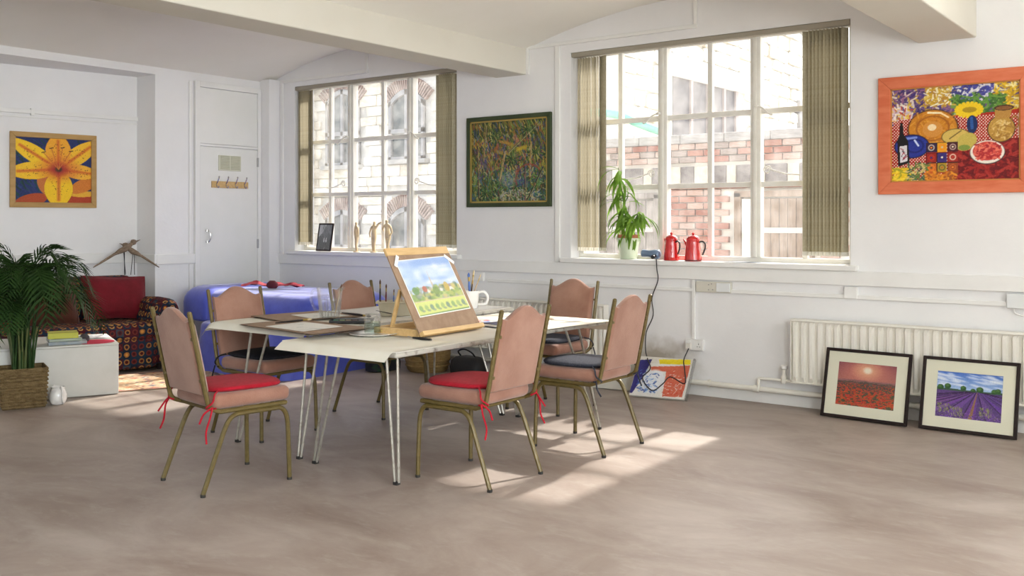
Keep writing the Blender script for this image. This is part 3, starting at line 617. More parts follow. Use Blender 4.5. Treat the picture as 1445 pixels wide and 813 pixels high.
# lily
def lily():
    c = Canvas(150, 140, (26, 44, 96)); R = c.rng
    c.strokes(160, [(30, 60, 120), (16, 70, 60), (40, 50, 110), (20, 52, 48)], L=(.03, .09), w=(.006, .014), ang=.9)
    c.ell(.2, .97, .22, .10, (168, 70, 30), rot=-.3); c.ell(.86, .93, .24, .13, (170, 60, 30), rot=.2); c.ell(.9, .86, .2, .045, (225, 170, 50), rot=-.05); c.ell(.9, .72, .22, .10, (206, 120, 40), rot=-.5)
    c.ell(.42, .72, .13, .2, (190, 110, 50), rot=-.4)
    cx, cy = .56, .48
    def petal(ang, L, w, col=(238, 190, 30)):
        dx, dy = math.cos(ang), math.sin(ang); pts = []
        for t in np.linspace(0, 1, 14): pts.append((cx+dx*L*t-dy*w*math.sin(PI*min(1, t*.85+.05))**.8, cy+dy*L*t+dx*w*math.sin(PI*min(1, t*.85+.05))**.8))
        for t in np.linspace(1, 0, 14): pts.append((cx+dx*L*t+dy*w*math.sin(PI*min(1, t*.85+.05))**.8, cy+dy*L*t-dx*w*math.sin(PI*min(1, t*.85+.05))**.8))
        c.poly([(x+.012*dx, y+.012*dy) for x, y in pts], (150, 90, 20)); c.poly(pts, col)
        for k, cc in ((.028, (222, 140, 36)), (.014, (205, 100, 30))): c.line(cx, cy, cx+dx*L*.85, cy+dy*L*.85, k, cc, .75)
        for _ in range(34):
            t = R.uniform(.18, .75); u = R.uniform(-.7, .7)*w*math.sin(PI*min(1, t+.05)); c.ell(cx+dx*L*t-dy*u, cy+dy*L*t+dx*u, .0055, .006, (110, 44, 16))
    petal(-PI+.62, .72, .125, (240, 196, 34)); petal(-.72, .66, .13, (238, 186, 44)); petal(-PI/2-.02, .52, .17, (232, 164, 42)); petal(PI-.09, .62, .135, (238, 190, 36)); petal(.12, .52, .115, (236, 176, 52))
    petal(PI/2, .56, .19, (240, 196, 30)); c.line(cx, cy+.1, cx, .95, .008, (200, 120, 30), .8)
    c.ell(cx, cy, .24, .17, (196, 80, 36), .55, soft=.9); c.ell(cx, cy, .11, .09, (150, 30, 36), .8, soft=.9); c.ell(cx, cy, .045, .04, (60, 44, 20), .9, soft=.7)
    for a in (-2.3, -1.9, -1.4, -1.0): c.line(cx, cy, cx+.3*math.cos(a), cy+.34*math.sin(a), .006, (196, 110, 40)); c.line(cx+.3*math.cos(a)-.02, cy+.34*math.sin(a), cx+.3*math.cos(a)+.025, cy+.34*math.sin(a)-.01, .007, (60, 34, 20))
    c.noise(5); return c
def still_life():
    c = Canvas(230, 185, (96, 74, 120)); R = c.rng
    c.strokes(420, [(74, 60, 130), (60, 44, 100), (110, 84, 120), (196, 160, 50), (150, 100, 130), (230, 220, 200)], (0, 0, .6, .36), (.01, .035), (.004, .010))
    c.strokes(200, [(200, 160, 40), (220, 190, 80), (180, 130, 40), (240, 236, 210)], (.28, 0, .56, .2), (.01, .03), (.005, .010))
    c.strokes(260, [(60, 66, 150), (80, 80, 160), (54, 54, 120), (230, 230, 226)], (.5, 0, .86, .2), (.01, .03), (.005, .010))
    c.strokes(240, [(206, 166, 20), (224, 184, 40), (180, 140, 20), (236, 226, 160)], (.82, 0, 1, .5), (.01, .03), (.005, .010))
    c.strokes(160, [(60, 104, 44), (90, 140, 50), (50, 84, 36), (110, 150, 60)], (.5, .12, .88, .36), (.02, .045), (.006, .012))
    c.strokes(90, [(236, 226, 220), (210, 190, 200), (224, 190, 60), (190, 80, 60)], (0, .18, .16, .36), (.01, .03), (.006, .010))
    # red dotted cloth
    c.poly([(0, .4), (.06, .33), (.9, .3), (1, .28), (1, 1), (0, 1)], (168, 36, 22))
    for i in range(44):
        for j in range(40):
            x, y = .008+i*.024+(j % 2)*.012, .33+j*.017
            if y > .31: c.a[int(min(y, .995)*c.h):int(min(y, .995)*c.h)+2, int(min(x, .99)*c.w):int(min(x, .99)*c.w)+2] = (232, 214, 200)
    c.poly([(.5, .62), (1, .58), (1, 1), (.45, 1)], (120, 20, 22)); c.strokes(200, [(150, 30, 26), (96, 14, 20), (170, 50, 40)], (.52, .62, 1, 1), (.02, .05), (.005, .012))
    # platter
    c.ell(.335, .44, .205, .205, (60, 36, 30)); c.ell(.335, .44, .195, .195, (196, 126, 30)); c.strokes(140, [(220, 160, 60), (170, 100, 26), (206, 130, 40)], (.17, .28, .5, .6), (.01, .03), (.004, .008), a=.6)
    c.ring(.335, .44, .13, .13, (150, 84, 24), .1); c.ell(.335, .45, .08, .085, (206, 140, 60)); c.ell(.33, .43, .035, .035, (240, 216, 170)); c.line(.30, .27, .40, .28, .010, (240, 224, 180)); c.line(.40, .28, .46, .33, .008, (236, 210, 160))
    # blue plate, bottle
    c.ell(.165, .625, .145, .13, (24, 20, 60)); c.ell(.165, .625, .135, .12, (36, 50, 140)); c.ring(.19, .62, .07, .07, (24, 30, 96), .18); c.line(.10, .54, .2, .53, .012, (120, 140, 210)); c.line(.19, .56, .22, .62, .008, (200, 210, 240))
    c.poly([(.068, .36), (.092, .36), (.096, .48), (.135, .56), (.15, .80), (.052, .84), (.045, .56), (.066, .48)], (22, 16, 20)); c.poly([(.065, .62), (.125, .61), (.13, .78), (.072, .80)], (216, 210, 214)); c.strokes(14, [(150, 40, 60), (60, 50, 60)], (.08, .65, .12, .76), (.006, .014), (.003, .005))
    # sunflower and vase, jug
    for a in np.linspace(0, 2*PI, 20): c.line(.62, .265, .62+.10*math.cos(a), .265+.075*math.sin(a), .014, (232, 196, 30))
    c.ell(.625, .265, .055, .03, (170, 140, 30)); c.ell(.645, .42, .042, .095, (24, 44, 90)); c.line(.64, .35, .645, .46, .012, (40, 84, 150))
    c.ell(.865, .48, .105, .14, (60, 40, 24)); c.ell(.865, .48, .098, .132, (180, 138, 60)); c.poly([(.815, .27), (.95, .265), (.93, .37), (.82, .38)], (176, 130, 60)); c.ell(.885, .265, .075, .03, (70, 44, 28)); c.ell(.885, .268, .06, .02, (130, 84, 44)); c.ring(.965, .42, .03, .06, (150, 110, 50), .3); c.strokes(60, [(210, 170, 90), (150, 108, 44), (226, 200, 140)], (.79, .4, .94, .58), (.01, .02), (.004, .008), a=.7)
    # melon
    c.ell(.52, .54, .115, .085, (90, 80, 40)); c.ell(.52, .54, .108, .078, (206, 176, 90)); c.ell(.60, .60, .075, .10, (190, 170, 80), rot=.5); c.line(.47, .56, .56, .48, .006, (120, 100, 50)); c.ell(.585, .66, .045, .03, (120, 140, 60))
    # fruit bowl
    c.ell(.76, .72, .135, .125, (60, 40, 40)); c.ell(.76, .715, .13, .12, (232, 222, 210)); c.ell(.76, .705, .11, .098, (190, 60, 50)); c.strokes(150, [(214, 84, 70), (170, 40, 44), (226, 120, 96), (150, 30, 40)], (.67, .63, .85, .79), (.006, .016), (.005, .010))
    # tile grid with rings
    G = [[(44, 26, 60), (224, 160, 30), (70, 24, 34)], [(150, 34, 26), (60, 44, 110), (160, 40, 30)], [(196, 100, 30), (170, 140, 40), (150, 70, 30)]]
    K = [[(226, 214, 190), (230, 130, 30), (200, 180, 170)], [(190, 60, 40), (40, 36, 110), (236, 224, 196)], [(230, 130, 40), (80, 80, 50), (190, 100, 40)]]
    for j in range(3):
        for i in range(3):
            x, y = .285+i*.085, .595+j*.108; c.rect(x, y, x+.08, y+.102, G[j][i]); c.ring(x+.04, y+.052, .022, .028, K[j][i], .35); c.ell(x+.04, y+.052, .008, .01, K[j][(i+1) % 3]); c.rect(x-.003, y, x+.002, y+.102, (40, 16, 20)); c.rect(x, y-.003, x+.08, y+.003, (40, 16, 20))
    c.strokes(110, [(226, 190, 30), (240, 214, 60), (150, 150, 40)], (0, .86, .16, 1), (.01, .03), (.006, .012)); c.strokes(90, [(90, 120, 60), (60, 90, 70), (214, 190, 120)], (.14, .82, .3, 1), (.01, .03), (.004, .009)); c.strokes(90, [(206, 120, 30), (224, 150, 40), (150, 80, 30)], (.28, .92, .52, 1), (.01, .03), (.006, .010))
    c.noise(5); return c
def jungle():
    c = Canvas(175, 195, (62, 72, 40)); R = c.rng
    c.strokes(600, [(74, 98, 48), (98, 110, 54), (48, 66, 46), (124, 124, 60), (82, 60, 46), (56, 70, 88)], L=(.03, .09), w=(.005, .012), ang=1.45)
    c.strokes(420, [(166, 150, 60), (190, 170, 74), (132, 110, 50), (92, 116, 54), (150, 96, 50), (48, 70, 52), (70, 80, 110), (110, 136, 66)], (0, 0, 1, .62), (.015, .06), (.003, .008), 1.2)
    c.strokes(160, [(126, 74, 66), (96, 62, 92), (70, 72, 124), (160, 96, 60)], (.05, .2, .95, .75), (.015, .05), (.003, .007), 1.9)
    c.ell(.5, .72, .12, .09, (160, 178, 190), .55, soft=.9); c.ell(.69, .76, .07, .06, (72, 84, 150), .6, soft=.9); c.ell(.17, .5, .05, .06, (80, 72, 130), .5, soft=.9)
    c.strokes(360, [(70, 120, 86), (50, 98, 96), (104, 142, 70), (164, 170, 130), (70, 94, 126), (48, 80, 56)], (0, .6, 1, 1), (.01, .045), (.003, .007))
    c.strokes(90, [(184, 178, 150), (160, 160, 158), (196, 180, 130)], (.4, .86, .9, 1), (.01, .03), (.003, .006))
    for x0, y0, x1, y1, q in ((.33, .36, .40, .22, (158, 92, 52)), (.40, .24, .56, .30, (170, 130, 56)), (.56, .30, .52, .40, (150, 140, 60)), (.36, .38, .5, .42, (150, 130, 64)), (.58, .2, .64, .28, (160, 104, 84)), (.62, .36, .72, .34, (184, 160, 50))):
        for k in range(4): c.line(x0+R.uniform(-.02, .02), y0+R.uniform(-.02, .02), x1+R.uniform(-.02, .02), y1+R.uniform(-.02, .02), .014, q, .6)
    for (x, y, r) in ((.85, .40, .13), (.55, .47, .11), (.2, .9, .12), (.32, .2, .1), (.75, .12, .1)):
        for a in np.linspace(.2, 6.4, 11): c.line(x, y, x+r*math.cos(a), y+r*.8*math.sin(a)+.02, .007, (34, 62, 38)); c.line(x, y, x+r*.8*math.cos(a+.2), y+r*.7*math.sin(a+.2), .004, (120, 140, 70), .7)
    for x0, y0, x1, y1, q in ((.08, .3, .1, .95, (66, 46, 48)), (.46, .38, .39, .72, (176, 148, 98)), (.80, .28, .78, .7, (160, 122, 70)), (.74, 1, .95, .6, (46, 52, 40)), (.72, .55, .72, 1, (70, 54, 66)), (.2, .05, .16, .5, (110, 100, 54)), (.9, .05, .5, .4, (90, 100, 70))):
        c.line(x0, y0, x1, y1, .011, q, .85); c.line(x0+.008, y0, x1+.008, y1, .004, (196, 178, 130), .6)
    for a in np.linspace(2.8, 5.6, 26): c.ell(.77+.17*math.cos(a), .73+.18*math.sin(a), .012, .012, (146, 72, 58), .7)
    for a in np.linspace(3.2, 6.0, 40): c.ell(.4+.17*math.cos(a), .75+.17*math.sin(a), .006, .007, (132, 150, 72), .8)
    c.strokes(560, [(186, 172, 94), (36, 48, 34), (206, 190, 124), (70, 100, 66), (30, 42, 46), (128, 82, 66), (96, 108, 150), (186, 124, 70), (120, 150, 80)], L=(.008, .035), w=(.002, .004), ang=1.3)
    c.noise(9); return c
def poppies():
    c = Canvas(140, 105, (130, 70, 80)); Y = c.Y; R = c.rng
    t = np.clip(Y/.42, 0, 1)[..., None]; c.a = np.array((122, 60, 78.))*(1-t)+np.array((176, 110, 100.))*t
    c.ell(.5, .17, .42, .30, (220, 130, 110), .75, soft=1.0); c.ell(.5, .17, .2, .17, (240, 180, 140), .8, soft=1.0); c.ell(.51, .16, .07, .07, (255, 244, 220), 1, soft=.8)
    c.poly([(0, .40), (.3, .385), (.6, .40), (1, .385), (1, .5), (0, .5)], (150, 100, 104)); c.rect(0, .44, 1, 1, (84, 66, 62)); c.strokes(90, [(110, 90, 84), (84, 90, 70), (130, 84, 80)], (0, .42, 1, .5), (.02, .05), (.003, .006), 0)
    for y in np.linspace(.48, 1.0, 26):
        k = (y-.44)/.56; r = .006+.026*k; n = int(60*(1-.62*k))
        for _ in range(n):
            x = R.uniform(0, 1); yy = y+R.uniform(-.01, .01)
            if R.rand() < .22: c.ell(x, yy, r, r*.9, (74, 84, 56)); continue
            q = (R.randint(180, 226), R.randint(52, 96), R.randint(30, 56)); c.ell(x, yy, r, r*.75, q, .9); c.ell(x+r*.15, yy+r*.2, r*.45, r*.3, (130, 30, 26), .7)
    c.noise(6); c.a = c.a*.86+np.array((120, 96, 90.))*.14; return c
def lavender():
    c = Canvas(150, 112, (90, 130, 200)); R = c.rng; t = np.clip(c.Y/.4, 0, 1)[..., None]
    c.a = np.array((70, 110, 196.))*(1-t)+np.array((170, 196, 228.))*t
    for _ in range(34): x, y = R.uniform(0, 1), R.uniform(.02, .3); c.ell(x, y, R.uniform(.05, .14), R.uniform(.012, .03), (232, 238, 246), .6, rot=.2, soft=.8)
    c.rect(0, .385, 1, 1, (86, 60, 120)); c.poly([(0, .36), (.3, .37), (.6, .375), (1, .37), (1, .41), (0, .41)], (60, 90, 70))
    for x, y, r in ((.06, .35, .05), (.17, .32, .05), (.41, .34, .045), (.56, .375, .04), (.66, .345, .055), (.88, .36, .05), (.93, .34, .045)):
        c.ell(x, y, r, r*1.15, (44, 84, 40)); c.ell(x-.01, y-.015, r*.6, r*.6, (84, 126, 60), .7)
    vx, vy = .62, .36
    for k, x in enumerate(np.linspace(-2.2, 3.0, 15)):
        c.poly([(vx, vy+.04), (vx+.004, vy+.04), (x+.22, 1), (x+.02, 1)], (96+(k*37) % 40, 60+(k*11) % 24, 140+(k*23) % 30), .75); c.line(vx+(x-vx)*.06, .405, x, 1.02, .008, (50, 30, 66), .8)
    c.poly([(vx+.0, .4), (vx+.008, .4), (.56, 1), (.5, 1)], (150, 110, 76))
    for _ in range(1500):
        y = .40+.6*R.rand()**.8; x = R.rand(); k = (y-.38); c_ = [(126, 90, 170), (80, 50, 120), (150, 110, 190), (70, 44, 100), (110, 110, 80)][R.randint(5)]
        r = .003+.008*k; i, j = int(x*c.w), int(y*c.h)-1; c.a[j:j+1+int(2*k), i:i+1+int(2*k)] = .35*c.a[j:j+1+int(2*k), i:i+1+int(2*k)]+.65*np.array(c_)
    for x, y, r in ((.12, .8, .09), (.32, .85, .10), (.76, .82, .09)): c.strokes(70, [(140, 150, 84), (110, 124, 60), (170, 160, 120)], (x-r, y-r, x+r, y+r), (.01, .03), (.002, .005), 1.3, .8)
    c.noise(7); return c
def watercolour():
    c = Canvas(140, 105, (170, 190, 226)); R = c.rng
    for _ in range(120): x, y = R.rand(), R.uniform(0, .5); c.ell(x, y, R.uniform(.05, .16), R.uniform(.03, .08), [(120, 156, 214), (150, 180, 226), (206, 218, 236), (226, 230, 240)][R.randint(4)] if y > .1 else (110, 146, 210), .45, soft=.9)
    c.poly([(.455, .52), (.475, .24), (.495, .52)], (176, 166, 150)); c.rect(.45, .50, .5, .58, (196, 190, 176))
    c.rect(.3, .56, 1, .66, (210, 206, 196)); c.poly([(.52, .56), (.6, .51), (.86, .5), (.9, .56)], (130, 116, 120))
    c.rect(0, .62, 1, 1, (150, 170, 90))
    for _ in range(130):
        x = R.rand(); y = R.uniform(.52, .74); c.ell(x, y, R.uniform(.02, .05), R.uniform(.02, .05), [(70, 100, 56), (110, 140, 60), (150, 160, 70), (60, 84, 60), (190, 170, 90), (120, 130, 120)][R.randint(6)], .7, soft=.6)
    c.ell(.30, .545, .045, .055, (160, 70, 50), .9); c.ell(.73, .55, .05, .09, (170, 140, 50), .9); c.ell(.12, .56, .06, .07, (70, 110, 50), .9); c.ell(.50, .6, .06, .07, (90, 120, 50), .85)
    c.rect(0, .75, 1, 1, (186, 196, 96)); c.line(0, .755, 1, .755, .008, (190, 170, 130))
    for k in range(9): x = .08+k*.105; c.ell(x, .87, .035, .05, [(90, 130, 70), (120, 150, 80), (70, 100, 90)][k % 3], .8, soft=.5); c.ell(x+.03, .92, .03, .02, (60, 84, 100), .5, soft=.6)
    c.line(0, .99, 1, .985, .012, (80, 120, 60)); c.noise(4); return c
def photo_bw():
    c = Canvas(60, 84, (70, 74, 76)); R = c.rng; t = np.clip(c.Y, 0, 1)[..., None]; c.a = np.array((120, 126, 128.))*(1-t)+np.array((44, 48, 50.))*t
    c.poly([(0, 0), (.55, 0), (.25, .35), (0, .5)], (206, 210, 212), .9); c.strokes(90, [(70, 76, 80), (100, 108, 110), (150, 156, 158)], (.2, .05, 1, .5), (.03, .09), (.01, .02), 1.2, .6)
    for x in (.45, .62): c.ell(x, .55, .03, .03, (220, 222, 222)); c.ell(x, .64, .05, .075, (206, 208, 208)); c.rect(x-.03, .7, x+.03, .82, (30, 32, 34))
    c.line(.5, .98, .56, .9, .01, (190, 190, 190)); c.noise(6); return c
ORANGE = mat('orange_stained_frame', (.60, .13, .05), .6, c2=(.68, .19, .085), scale=5, stretch=(1, 5, 5))
PINEF = mat('yellow_pine_frame', (.38, .22, .06), .5, c2=(.46, .28, .09), scale=4, stretch=(1, 6, 6))
GREENF = mat('dark_green_frame', (.028, .045, .014), .5, c2=(.04, .06, .02), scale=8); GILT = mat('gilt_slip', (.42, .30, .08), .4, metal=.4)
framed('framed_still_life', (-1.595, YW-.002, 1.59), (0, 0, 0), 1.0, .83, .085, .028, ORANGE, 'still life painting in a wide orange frame on the wall right of the windows', still_life(), inner=(.008, mat('orange_slip', (.5, .2, .04), .6)))
framed('framed_jungle_painting', (-5.42, YW-.002, 1.53), (0, 0, 0), .97, .845, .04, .03, GREENF, 'square jungle painting in a dark green frame between the two windows', jungle(), inner=(.014, GILT))
framed('framed_lily_painting', AL(.815, .003, 1.53), (0, 0, math.radians(80)), .80, .72, .05, .025, PINEF, 'yellow lily painting in a pine frame above the patterned sofa', lily())
TL = math.radians(14.5)
framed('framed_poppy_print', (-2.13, 6.94, 0.003), (-TL, 0, math.radians(-3.5)), .605, .492, .022, .022, DARKW, 'dark framed print of a red poppy field leaning on the radiator', poppies(), matw=(.076, .072), glass=True, cat='picture')
framed('framed_lavender_print', (-1.455, 6.925, 0.003), (-TL, 0, math.radians(-1.5)), .60, .490, .022, .022, DARKW, 'dark framed print of a lavender field leaning on the radiator', lavender(), matw=(.076, .072), glass=True, cat='picture')
framed('framed_photograph', (-7.88, 7.17, 1.078), (math.radians(-9), 0, math.radians(-4)), .245, .30, .016, .014, DARKW, 'small black framed monochrome photograph standing on the left window sill', photo_bw(), glass=True, cat='picture')

# ------------------------------------------------------------------ table easel with watercolour
ez = thing('table_easel', (-3.835, 4.51, .722), 'pine table easel with a hardboard and a garden watercolour clipped to it', 'easel', rz=math.radians(92.5))
ez.rotation_euler = (0, 0, math.radians(92.8))
T = math.radians(29)          # local x = along the board (+Y world), local +y = away (toward -X world)
up = Vector((0, math.sin(T), math.cos(T))); nrm = Vector((0, -math.cos(T), math.sin(T))); ax = Vector((1, 0, 0))
def onb(x, h, d=0): return ax*x+up*h+nrm*d+Vector((0, 0, .018))
def slab(x0, x1, h0, h1, d0, d1): return MB().obox(onb((x0+x1)/2, (h0+h1)/2, (d0+d1)/2), ax, up, nrm, (x1-x0)/2, (h1-h0)/2, (d1-d0)/2)
slab(-.30, .30, .0, .515, 0, .006).build('drawing_board', HARDB, ez)
slab(-.298, .298, .515, .565, -.010, .008).build('top_batten', PINE, ez, bevel=.003)
slab(-.30, .30, -.018, .010, .0, .035).build('lip_ledge', PINE, ez, bevel=.003)
for x in (-.27, .27): slab(x-.015, x+.015, .01, .54, -.016, -.001).build('board_rail', PINE, ez, bevel=.003)
for (x0, y0, x1, y1) in ((-.29, .01, -.265, .36), (.265, .01, .29, .36), (-.29, .335, .29, .36), (-.29, .015, .29, .04)): MB().box(x0, y0, .0, x1, y1, .045).build('base_rail', PINE, ez, bevel=.003)
for x in (-.245, .245): MB().bar((x, .26, .03), (x, .19, .27), .018, .024).build('prop_strut', PINE, ez, bevel=.003)
for x in (-.29, .29): MB().lathe([(.007, -.004), (.007, .004)], (x, .3, .022), 8).build('brass_pin', GILT, ez)
wc_ = watercolour(); wc_.a = wc_.a*.72+np.array((244, 244, 238.))*.28
W_ = wc_.build('painted_sheet', .50, .365, ez, 0, art_mat(.85, 'watercolour_paper'))
q = MB().box(-.256, .0005, -.006, .256, .0015, .371).build('sheet_backing', WHITEP, ez)
for o in (W_, q):
    o.matrix_local = Matrix(((1, 0, 0, .015), (0, -nrm.y, up.y, onb(0, .118, .0085).y), (0, -nrm.z, up.z, onb(0, .118, .0085).z), (0, 0, 0, 1))) @ Matrix.Rotation(math.radians(-2), 4, 'Y')
for (x, h, a) in ((-.245, .475, .9), (.262, .47, -.7)):
    MB().obox(onb(x, h, .012), ax*math.cos(a)+up*math.sin(a), up*math.cos(a)-ax*math.sin(a), nrm, .045, .012, .0006).build('tape_strip', WHITEP, ez)
# ------------------------------------------------------------------ things on the tables
ZA, ZB = .7222, .7522
def brush(name, a, b, hm, label, r=.004, fer=GILT, tip=None, cat='paintbrush', group=None):
    a, b = Vector(a), Vector(b); d_ = b-a; ln = d_.length; r_ = thing(name, a, label, cat, group=group); P = lambda t: d_*t
    MB().tube([P(0), P(.25), P(.6), P(.74)], [r*.5, r*.9, r*1.25, r*.9], 7).build('handle', hm, r_, smooth=60)
    MB().tube([P(.735), P(.86)], [r*1.0, r*1.15], 7).build('ferrule', fer, r_, smooth=60)
    MB().tube([P(.855), P(.93), P(1.0)], [r*1.1, r*1.35, r*.25], 7).build('bristles', tip or mat('sable_bristle', (.12, .06, .03), .8), r_, smooth=60); return r_
HBLK, HRED, HBLU = mat('black_lacquer', (.015, .012, .012), .3), mat('dark_red_lacquer', (.22, .03, .03), .3), mat('blue_lacquer', (.06, .14, .42), .4)
HNAT = mat('natural_wood_handle', (.52, .36, .20), .5); HOG = mat('hog_bristle', (.62, .50, .30), .8)
# brush trough
bt = thing('brush_box', (-4.66, 4.90, ZB), 'cream plastic brush box standing behind the easel, full of brushes', 'box', rz=math.radians(40))
CRM = mat('cream_plastic', (.55, .51, .38), .5, c2=(.62, .58, .45), scale=8)
b = MB()
for (w, z) in ((.105, 0), (.125, .075), (.14, .077), (.14, .095), (.115, .095), (.10, .02)): pass
rings = [[(sx*w, sy*w*.55, z) for sx, sy in ((-1, -1), (1, -1), (1, 1), (-1, 1))] for (w, z) in ((.10, 0), (.118, .085), (.135, .086), (.135, .10), (.112, .10), (.095, .012))]
b.loft(rings).build('tray_body', CRM, bt, bevel=.004)
for x in (-.04, .04): MB().box(x-.0015, -.055, .012, x+.0015, .055, .09).build('divider', CRM, bt)
BR = [(-4.735, 4.82, 1.00, HBLK, .005, (-.008, .01), 'tall black brush with long ferrule, leftmost in the cream brush box'), (-4.705, 4.845, .97, HRED, .0045, (.005, .0), 'tall brown brush beside the leftmost black one in the brush box'),
      (-4.695, 4.80, .865, HRED, .005, (-.02, .0), 'short thick dark red brush in the cream brush box'), (-4.66, 4.87, .935, HBLU, .0035, (.0, .01), 'dark blue brush standing in the middle of the brush box'),
      (-4.625, 4.91, .925, HNAT, .003, (.006, .01), 'thin pale brush right of the blue one in the brush box'), (-4.60, 4.95, .95, mat('white_lacquer', (.7, .7, .68), .4), .003, (.0, .0), 'thin white handled brush farthest right in the brush box')]
for (x, y, zt, m, r, (dx, dy), lab) in BR: brush('paintbrush', (x, y, .768), (x+dx, y+dy, zt), m, lab, r, group='brushes in the brush box')
brush('paintbrush', (-4.70, 4.745, .795), (-4.585, 4.83, .765), HBLK, 'thin black brush hung on the front of the cream brush box', .0025)
brush('paintbrush', (-4.80, 3.97, ZB+.016), (-4.78, 4.25, ZB+.02), HBLK, 'black handled brush with round tan tip lying on the near hardboard', .006, tip=HOG)
brush('paintbrush', (-4.90, 4.62, ZB+.026), (-4.66, 4.66, ZB+.012), HBLK, 'black mop brush lying behind the water jug', .007, tip=mat('black_bristle', (.02, .018, .018), .8))
# palette knife near the easel
pk = thing('palette_knife', (-3.80, 4.155, ZA+.008), 'black handled palette knife lying in front of the easel', 'knife', rz=math.radians(-4))
MB().tube([(-.02, 0, 0), (.05, 0, 0), (.13, 0, 0)], [.006, .009, .006], 8).build('handle', BLACK, pk, smooth=60)
MB().tube([(-.02, 0, 0), (-.06, 0, .004)], .003, 6).box(-.15, -.010, .002, -.06, .010, .0032).build('blade', CHROME, pk)
# water jug
jg = thing('water_jug', (-4.80, 4.42, ZB+.006), 'clear glass jug of water standing on the left table', 'jug', rz=math.radians(200))
prof = [(.0, .0), (.062, .0), (.066, .01), (.070, .06), (.078, .13), (.084, .19), (.088, .205), (.085, .205), (.081, .19), (.074, .13), (.066, .06), (.061, .014), (.0, .012)]
jb = MB().lathe(prof, n=28, cap=False); jb.build('glass_body', CLEAR, jg, smooth=50)
MB().lathe([(.0, .013), (.060, .014), (.065, .06), (.072, .125), (.0, .125)], n=28, cap=False).build('water', WATER, jg, smooth=50)
MB().tube(bez([(.084, 0, .185), (.125, 0, .18), (.135, 0, .12), (.105, 0, .06), (.072, 0, .05)], 5), .008, 8).build('jug_handle', CLEAR, jg, smooth=60)
MB().tube(bez([(-.080, 0, .19), (-.098, 0, .207), (-.104, 0, .212)], 3), [.022]*4+[.014]*2+[.006] if False else .01, 8).build('spout', CLEAR, jg, smooth=60)
for k in range(10):
    a = 2*PI*k/10; MB().tube([(.0625*math.cos(a), .0625*math.sin(a), .012), (.069*math.cos(a), .069*math.sin(a), .07), (.077*math.cos(a), .077*math.sin(a), .13)], [.004, .006, .002], 5).build('facet_rib', CLEAR, jg, smooth=60)
brush('paintbrush', (-4.775, 4.44, ZB+.03), (-4.745, 4.475, ZB+.235), HNAT, 'brush standing upright in the glass water jug', .0035)
# plate and jar
pl = tag(MB().lathe([(0, 0), (.09, 0), (.10, .004), (.145, .011), (.148, .014), (.144, .015), (.10, .008), (0, .006)], n=36, cap=False).build('white_plate', CERAM, smooth=40, loc=(-4.13, 4.15, ZA+.0015)), 'white china plate under the jam jar', 'plate')
jr = thing('jam_jar', (-4.165, 4.175, ZA+.008), 'glass jam jar of cloudy paint water on the white plate', 'jar')
MB().lathe([(0, 0), (.044, 0), (.05, .008), (.05, .085), (.047, .098), (.041, .104), (.043, .107), (.043, .118), (.040, .118), (.038, .106), (.044, .096), (.047, .085), (.047, .01), (0, .006)], n=28, cap=False).build('glass_body', CLEAR, jr, smooth=50)
MB().lathe([(0, .007), (.046, .010), (.0465, .07), (0, .07)], n=28, cap=False).build('water', MURKY, jr, smooth=50)
MB().tube([(.043*math.cos(a), .043*math.sin(a), .110) for a in [2*PI*k/20 for k in range(20)]], .0025, 6, closed=True).build('screw_thread', CLEAR, jr, smooth=60)
# black paint tin
pt = thing('paint_tray', (-4.52, 4.34, ZB+.0075), 'black metal paint tin lying open between the jug and the jar', 'paint tray', rz=math.radians(38))
MB().box(-.13, -.05, 0, .13, .05, .004).box(-.13, -.05, 0, -.126, .05, .016).box(.126, -.05, 0, .13, .05, .016).box(-.13, -.05, 0, .13, -.046, .016).box(-.13, .046, 0, .13, .05, .016).build('tin_base', BLACK, pt, bevel=.001)
MB().obox((0, .106, .004), (1, 0, 0), (0, .995, .10), (0, -.10, .995), .13, .052, .002).build('tin_lid', BLACK, pt, bevel=.001)
for k in range(12):
    col = [(.6, .5, .05), (.5, .1, .02), (.45, .02, .03), (.2, .03, .1), (.04, .06, .3), (.03, .2, .35), (.02, .2, .1), (.15, .25, .04), (.3, .18, .05), (.12, .05, .02), (.05, .05, .05), (.7, .68, .6)][k]
    MB().box(-.115+(k % 6)*.04, -.04+(k//6)*.042, .004, -.082+(k % 6)*.04, -.006+(k//6)*.042, .012).build('paint_pan', mat('pan_%d' % k, col, .5), pt, bevel=.002)
